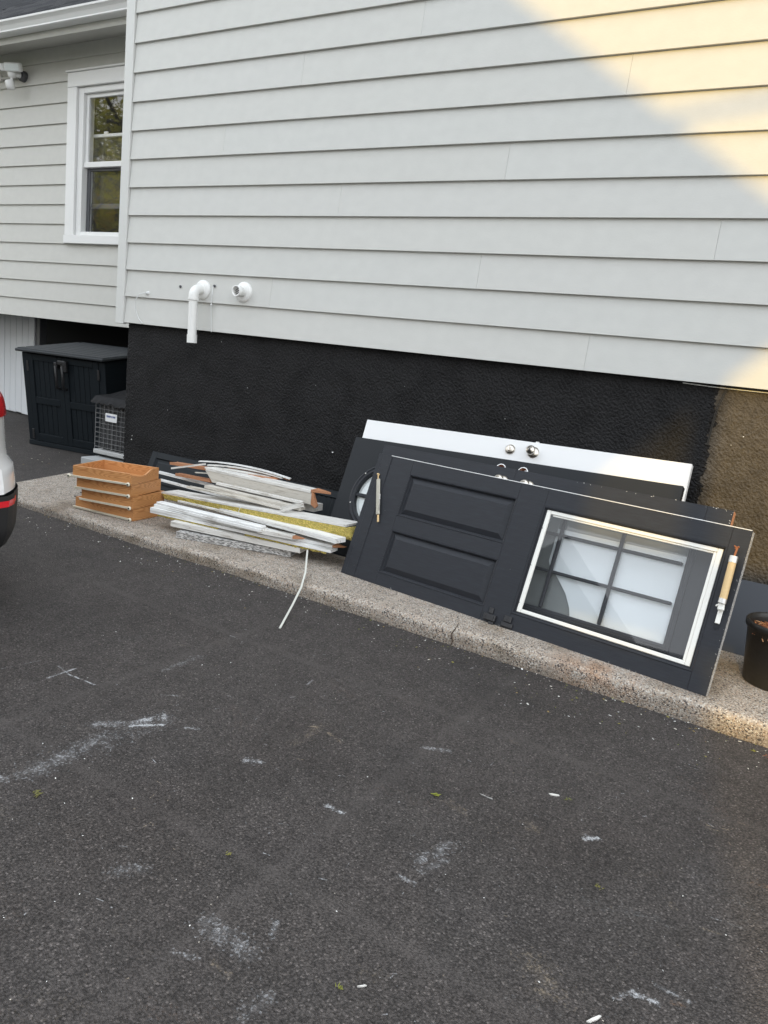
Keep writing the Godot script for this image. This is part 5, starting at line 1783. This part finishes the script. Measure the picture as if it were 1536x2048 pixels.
func make_tree(label: String, at: Vector3, h: float, spread: float, leaf: Material, nleaf: int, seed_: int, group := "trees across the driveway") -> void:
	var r := RandomNumberGenerator.new()
	r.seed = seed_
	var t := thing("tree", label, "tree", T(at.x, at.y, at.z), group)
	var st := new_st()
	var tips := []
	var trunk := [Vector3(0, -0.2, 0), Vector3(0.1, h * 0.2, 0.05), Vector3(0.0, h * 0.4, 0.15), Vector3(0.15, h * 0.62, 0.0), Vector3(0.1, h * 0.85, 0.1)]
	tube(st, trunk, [h * 0.028, h * 0.022, h * 0.018, h * 0.011, h * 0.004], 10)
	obj("trunk", st, M.bark, t)
	st = new_st()
	for k in 26:
		var f := r.randf_range(0.28, 0.85)
		var a := r.randf() * TAU
		var s := f * (trunk.size() - 1)
		var b: Vector3 = trunk[int(s)].lerp(trunk[mini(int(s) + 1, trunk.size() - 1)], s - int(s))
		var l := spread * r.randf_range(0.55, 1.0) * (1.15 - f * 0.7)
		var e := b + Vector3(cos(a) * l, l * r.randf_range(0.25, 0.8), sin(a) * l)
		var mid := b.lerp(e, 0.5) + Vector3(0, -0.08 * l, 0)
		tube(st, [b, mid, e], [h * 0.008, h * 0.005, h * 0.002], 6)
		for q in 5:
			var p := mid.lerp(e, r.randf())
			var d := Vector3(r.randf_range(-1, 1), r.randf_range(-0.2, 1.0), r.randf_range(-1, 1)).normalized() * l * r.randf_range(0.2, 0.5)
			tube(st, [p, p + d * 0.5 + Vector3(0, 0.03, 0), p + d], [h * 0.0025, h * 0.0018, h * 0.0008], 4, false)
			tips.append([p + d * 0.7, l * 0.22])
		tips.append([e, l * 0.25])
	obj("limbs", st, M.bark, t)
	st = new_st()
	poly(st, Transform3D(), [Vector3(0, 0, 0), Vector3(0.5, 0.12, 0.35), Vector3(1, 0, 0)], Vector3.UP)
	poly(st, Transform3D(), [Vector3(0, 0, 0), Vector3(1, 0, 0), Vector3(0.5, 0.12, -0.35)], Vector3.UP)
	st.generate_normals()
	var mm := MultiMesh.new()
	mm.transform_format = MultiMesh.TRANSFORM_3D
	mm.mesh = st.commit()
	mm.instance_count = nleaf
	for i in nleaf:
		var tp: Array = tips[r.randi_range(0, tips.size() - 1)]
		var v: Vector3 = Vector3(r.randfn(), r.randfn(), r.randfn()) * tp[1]
		mm.set_instance_transform(i, Transform3D(Basis.from_euler(Vector3(r.randf() * TAU, r.randf() * TAU, r.randf() * TAU)).scaled(Vector3.ONE * r.randf_range(0.07, 0.15)), tp[0] + v))
	var mi := MultiMeshInstance3D.new()
	mi.name = "crown"
	mi.multimesh = mm
	mi.material_override = leaf
	mi.set_meta("kind", "stuff")
	t.add_child(mi)

func make_around() -> void:
	# neighbour's gabled house: its eave and porch post shade the wall
	var g := thing("neighbour_garage", "grey gabled house whose eave and porch post shade the wall", "house", T(0, 0, 14.0))
	var st := new_st()
	prism(st, Transform3D(), [Vector2(0.84, -0.16), Vector2(6.90, -0.16), Vector2(6.90, 5.75), Vector2(3.87, 7.92), Vector2(0.84, 5.75)], 0.0, 6.5)
	obj("wall", st, M.house_pale, g)
	for r in [[Vector2(7.94, 5.10), Vector2(3.87, 8.02), Vector2(3.87, 7.92), Vector2(6.91, 5.73), Vector2(6.91, 4.05)], [Vector2(-0.2, 5.10), Vector2(3.865, 8.02), Vector2(3.865, 7.92), Vector2(0.83, 5.73), Vector2(0.83, 4.05)]]:
		st = new_st()
		prism(st, Transform3D(), r, -0.2, 6.7)
		obj("roof", st, M.house_roof, g)
	st = new_st()
	box2(st, Transform3D(), Vector3(7.36, -0.16, 0.0), Vector3(7.48, 4.6, 0.12), 0.01)
	obj("porch_post", st, M.white, g)
	st = new_st()
	box2(st, Transform3D(), Vector3(6.905, 3.25, 0.0), Vector3(9.6, 3.66, 0.14), 0.01)
	obj("balcony_beam", st, M.white, g)
	st = new_st()
	box2(st, Transform3D(), Vector3(6.905, -0.16, 0.2), Vector3(7.60, 3.24, 1.6), 0.01)
	obj("porch_base", st, M.house_pale, g)
	st = new_st()
	box2(st, Transform3D(), Vector3(6.50, 5.9, 1.0), Vector3(6.62, 6.45, 1.12), 0.01)
	obj("roof_vent", st, M.steel, g)
	st = new_st()
	for x in [2.2, 4.6]:
		box2(st, Transform3D(), Vector3(x, 1.2, -0.05), Vector3(x + 1.0, 2.8, -0.01))
	obj("window_frame", st, M.white, g)
	st = new_st()
	for x in [2.2, 4.6]:
		box2(st, Transform3D(), Vector3(x + 0.08, 1.28, -0.07), Vector3(x + 0.92, 2.72, -0.052))
	obj("window_pane", st, M.car_glass, g)
	# overhead wire from that house
	st = new_st()
	var pts := []
	for k in 13:
		var s := k / 12.0
		pts.append(Vector3(lerpf(6.62, 17.0, s), lerpf(6.04, 8.0, s) - 0.25 * 4.0 * s * (1 - s), lerpf(15.0, 14.0, s)))
	tube(st, pts, 0.028, 6)
	tag(obj("utility_wire", st, M.rubber), "black overhead wire running off to the right from the neighbouring eave", "wire")
	st = new_st()
	tube(st, [Vector3(17.1, -0.2, 14.0), Vector3(17.1, 9.0, 14.0)], [0.15, 0.11], 12)
	tag(obj("utility_pole", st, M.bark), "wooden utility pole beyond the driveway carrying the overhead wire", "pole")
	# dark gabled house mirrored in the door glass
	var ha := gable_house("dark_house", "dark sided gabled house across the driveway, mirrored in the door glass", Vector3(-4.4, 0, 14.0), 5.4, 5.3, 7.65, 6.0, M.house_dark, 0.3)
	st = new_st()
	box2(st, Transform3D(), Vector3(2.42, -0.16, 0.4), Vector3(4.15, 5.25, 5.0))
	obj("side_wing", st, M.house_dark, ha)
	st = new_st()
	box2(st, Transform3D(), Vector3(2.42, 5.251, 0.2), Vector3(4.25, 5.40, 5.2))
	obj("wing_roof", st, M.house_roof, ha)
	gable_house("pale_house", "pale gabled house with white eaves behind the spring trees, mirrored in the window", Vector3(-25.0, 0, 15.0), 9.0, 5.6, 8.2, 8.0, M.house_pale, 0.5)
	gable_house("added_tall_house", "added tall pale gabled house out of view, keeping sun off the wing", Vector3(1.2, 0, 22.0), 6.4, 9.6, 12.4, 8.0, M.house_pale, 0.3)  # unseen house added so its shadow covers the left wing
	make_tree("tall olive-leaved spring tree nearest the driveway", Vector3(-12.5, -0.1, 7.6), 9.5, 4.2, M.leaf_olive, 9000, 11)
	make_tree("slender olive-leaved tree beside the pale house", Vector3(-17.5, -0.1, 9.2), 11.0, 4.6, M.leaf_olive, 9000, 12)
	make_tree("small pale blossoming tree in front of the pale house", Vector3(-15.5, -0.1, 10.5), 5.8, 3.0, M.leaf_pale, 12000, 13)

# ---------------------------------------------------------------- litter on the ground
func scatter(called: String, label: String, cat: String, colors: Array, n: int, size: Vector2, where: Callable, thick := 0.004) -> void:
	var st := new_st()
	prism(st, Transform3D(Basis(Vector3(1, 0, 0), Vector3(0, 0, -1), Vector3(0, 1, 0)), Vector3.ZERO), [Vector2(-0.5, -0.3), Vector2(0.1, -0.42), Vector2(0.5, -0.05), Vector2(0.3, 0.38), Vector2(-0.35, 0.3)], 0.0, 0.3)
	st.generate_normals()
	var mm := MultiMesh.new()
	mm.transform_format = MultiMesh.TRANSFORM_3D
	mm.use_colors = true
	mm.mesh = st.commit()
	mm.instance_count = n
	for i in n:
		var p: Vector3 = where.call()
		var s := lerpf(size.x, size.y, pow(rng.randf(), 2.5))
		var asp := rng.randf_range(0.35, 1.0)
		mm.set_instance_transform(i, Transform3D(Basis(Vector3.UP, rng.randf() * TAU) * Basis.from_euler(Vector3(rng.randf_range(-0.3, 0.3), 0, rng.randf_range(-0.3, 0.3))) * Basis.from_scale(Vector3(s, s * 0.4, s * asp)), p))
		var c: Color = colors[rng.randi_range(0, colors.size() - 1)]
		mm.set_instance_color(i, c * rng.randf_range(0.8, 1.1))
	var mi := MultiMeshInstance3D.new()
	mi.name = called
	mi.multimesh = mm
	var m := mat(1, 1, 1, 0.7)
	m.vertex_color_use_as_albedo = true
	mi.material_override = m
	add_child(mi)
	tag(mi, label, cat)
	mi.set_meta("kind", "stuff")

func make_litter() -> void:
	var near_kerb := func():
		var x := rng.randf_range(0.6, 5.6)
		var z := 1.11 + pow(rng.randf(), 2.2) * 0.35
		return Vector3(x, asph_y(x, z) + 0.001, z)
	var anywhere := func():
		var x := rng.randf_range(1.0, 5.6)
		var z := rng.randf_range(1.15, 4.4)
		return Vector3(x, asph_y(x, z) + 0.001, z)
	var back := func():
		var x := rng.randf_range(-2.6, -0.2)
		var z := rng.randf_range(-0.5, 1.0)
		return Vector3(x, asph_y(x, z) + 0.001, z)
	scatter("paint_chips", "white paint chips strewn along the foot of the kerb", "chips", [Color(0.7, 0.7, 0.68), Color(0.6, 0.56, 0.5), Color(0.75, 0.74, 0.7)], 330, Vector2(0.003, 0.013), near_kerb)
	scatter("paint_specks", "tiny pale specks scattered over the open asphalt", "chips", [Color(0.7, 0.7, 0.68), Color(0.55, 0.5, 0.42), Color(0.75, 0.74, 0.7)], 420, Vector2(0.0015, 0.006), anywhere)
	scatter("blossom_litter", "yellow-green blossom crumbs in the gutter by the kerb", "blossoms", [Color(0.24, 0.22, 0.05), Color(0.17, 0.18, 0.04), Color(0.26, 0.19, 0.07)], 170, Vector2(0.004, 0.013), near_kerb)
	scatter("leaf_crumbs", "brown and yellow leaf crumbs on the asphalt before the storage box", "leaves", [Color(0.30, 0.22, 0.08), Color(0.5, 0.46, 0.36), Color(0.12, 0.08, 0.05)], 110, Vector2(0.006, 0.022), back)
	scatter("walkway_crumbs", "dark crumbs and chips lying on the aggregate walkway", "crumbs", [Color(0.05, 0.045, 0.04), Color(0.6, 0.58, 0.54), Color(0.1, 0.07, 0.05)], 120, Vector2(0.003, 0.010), func():
		var x := rng.randf_range(0.0, 5.2)
		var z := rng.randf_range(0.85, 1.07)
		return Vector3(x, 0.0012, z))
	# single pieces big enough to pick out
	var sprig := func(x: float, z: float, s: float, label: String, c: Color):
		var st := new_st()
		for k in 9:
			var a := rng.randf() * TAU
			var p := Vector3(cos(a) * s * rng.randf(), 0.004 + rng.randf() * 0.006, sin(a) * s * 0.5 * rng.randf())
			tube(st, [p, p + Vector3(cos(a * 3.0), rng.randf_range(-0.1, 0.5), sin(a * 3.0)).normalized() * s * 0.6], [s * 0.10, s * 0.03], 5)
		var o := obj("blossom_sprig", st, mat(c.r, c.g, c.b, 0.7))
		o.position = Vector3(x, asph_y(x, z), z)
		tag(o, label, "sprig", "fallen blossom sprigs on the asphalt")
	sprig.call(4.20, 2.30, 0.022, "bright yellow-green sprig left of the white sliver on the open asphalt", Color(0.186, 0.205, 0.019))
	sprig.call(4.53, 2.03, 0.013, "small green sprig just below the pale wood chip", Color(0.136, 0.149, 0.025))
	sprig.call(4.74, 2.39, 0.012, "tiny olive sprig nearest the centre foreground", Color(0.161, 0.149, 0.031))
	sprig.call(3.33, 3.07, 0.022, "olive sprig with a stalk near the left edge of the photo", Color(0.124, 0.118, 0.031))
	sprig.call(3.91, 2.92, 0.013, "yellowish sprig in the left foreground, upper of two", Color(0.186, 0.174, 0.037))
	sprig.call(4.38, 3.09, 0.013, "yellowish sprig in the left foreground, lower of two", Color(0.186, 0.198, 0.025))
	sprig.call(5.00, 1.19, 0.014, "yellow-green sprig under the sunlit end of the kerb", Color(0.223, 0.223, 0.025))
	sprig.call(5.055, 1.20, 0.016, "orange dry leaf scrap at the foot of the kerb by the right edge", Color(0.279, 0.087, 0.031))
	var piece := func(called: String, x0: float, z0: float, x1: float, z1: float, w: float, m: Material, label: String):
		var a := Vector3(x0, asph_y(x0, z0) + 0.003, z0)
		var b := Vector3(x1, asph_y(x1, z1) + 0.003, z1)
		var d := (b - a).normalized()
		var st := new_st()
		var h := (b - a).length() / 2.0
		prism(st, Transform3D(Basis(d, d.cross(Vector3.UP), -Vector3.UP), (a + b) / 2.0), [Vector2(-h, -w * 0.35), Vector2(-h * 0.2, -w * 0.5), Vector2(h * 0.8, -w * 0.42), Vector2(h, w * 0.1), Vector2(h * 0.35, w * 0.5), Vector2(-h * 0.7, w * 0.38)], -0.001, 0.0025)
		tag(obj(called, st, m), label, "splinter")
	piece.call("wood_splinter", 4.30, 2.19, 4.345, 2.19, 0.0025, M.weathered, "thin pale sliver of trim on the open asphalt beside a stain")
	piece.call("wood_splinter", 4.475, 2.035, 4.505, 2.02, 0.008, M.paint_old, "short white wood chip right of the thin sliver")
	piece.call("wood_splinter", 4.84, 2.835, 4.86, 2.80, 0.007, M.paint_old, "white wood chip at the bottom edge of the photo")
	piece.call("wood_splinter", 4.405, 3.06, 4.42, 3.045, 0.0025, M.paint_old, "tiny white splinter in the lower left foreground")
	# twigs on the walkway at the left
	for q in [[Vector3(0.33, 0.004, 0.62), Vector3(0.45, 0.006, 0.60), "long black twig on the walkway left of the trays"], [Vector3(0.42, 0.004, 0.74), Vector3(0.48, 0.005, 0.73), "short black twig on the walkway before the trays"]]:
		var st := new_st()
		tube(st, [q[0], q[0].lerp(q[1], 0.35) + Vector3(0.01, 0.004, 0.012), q[0].lerp(q[1], 0.7) + Vector3(0, 0.003, -0.012), q[1]], 0.0028, 6)
		tag(obj("twig", st, M.rubber), q[2], "twig")

func _ready() -> void:
	rng.seed = 20240517
	make_light()
	make_materials()
	make_ground()
	make_house()
	make_around()
	make_left()
	make_doors()
	make_lumber()
	make_pot()
	make_car()
	make_fixtures()
	make_litter()
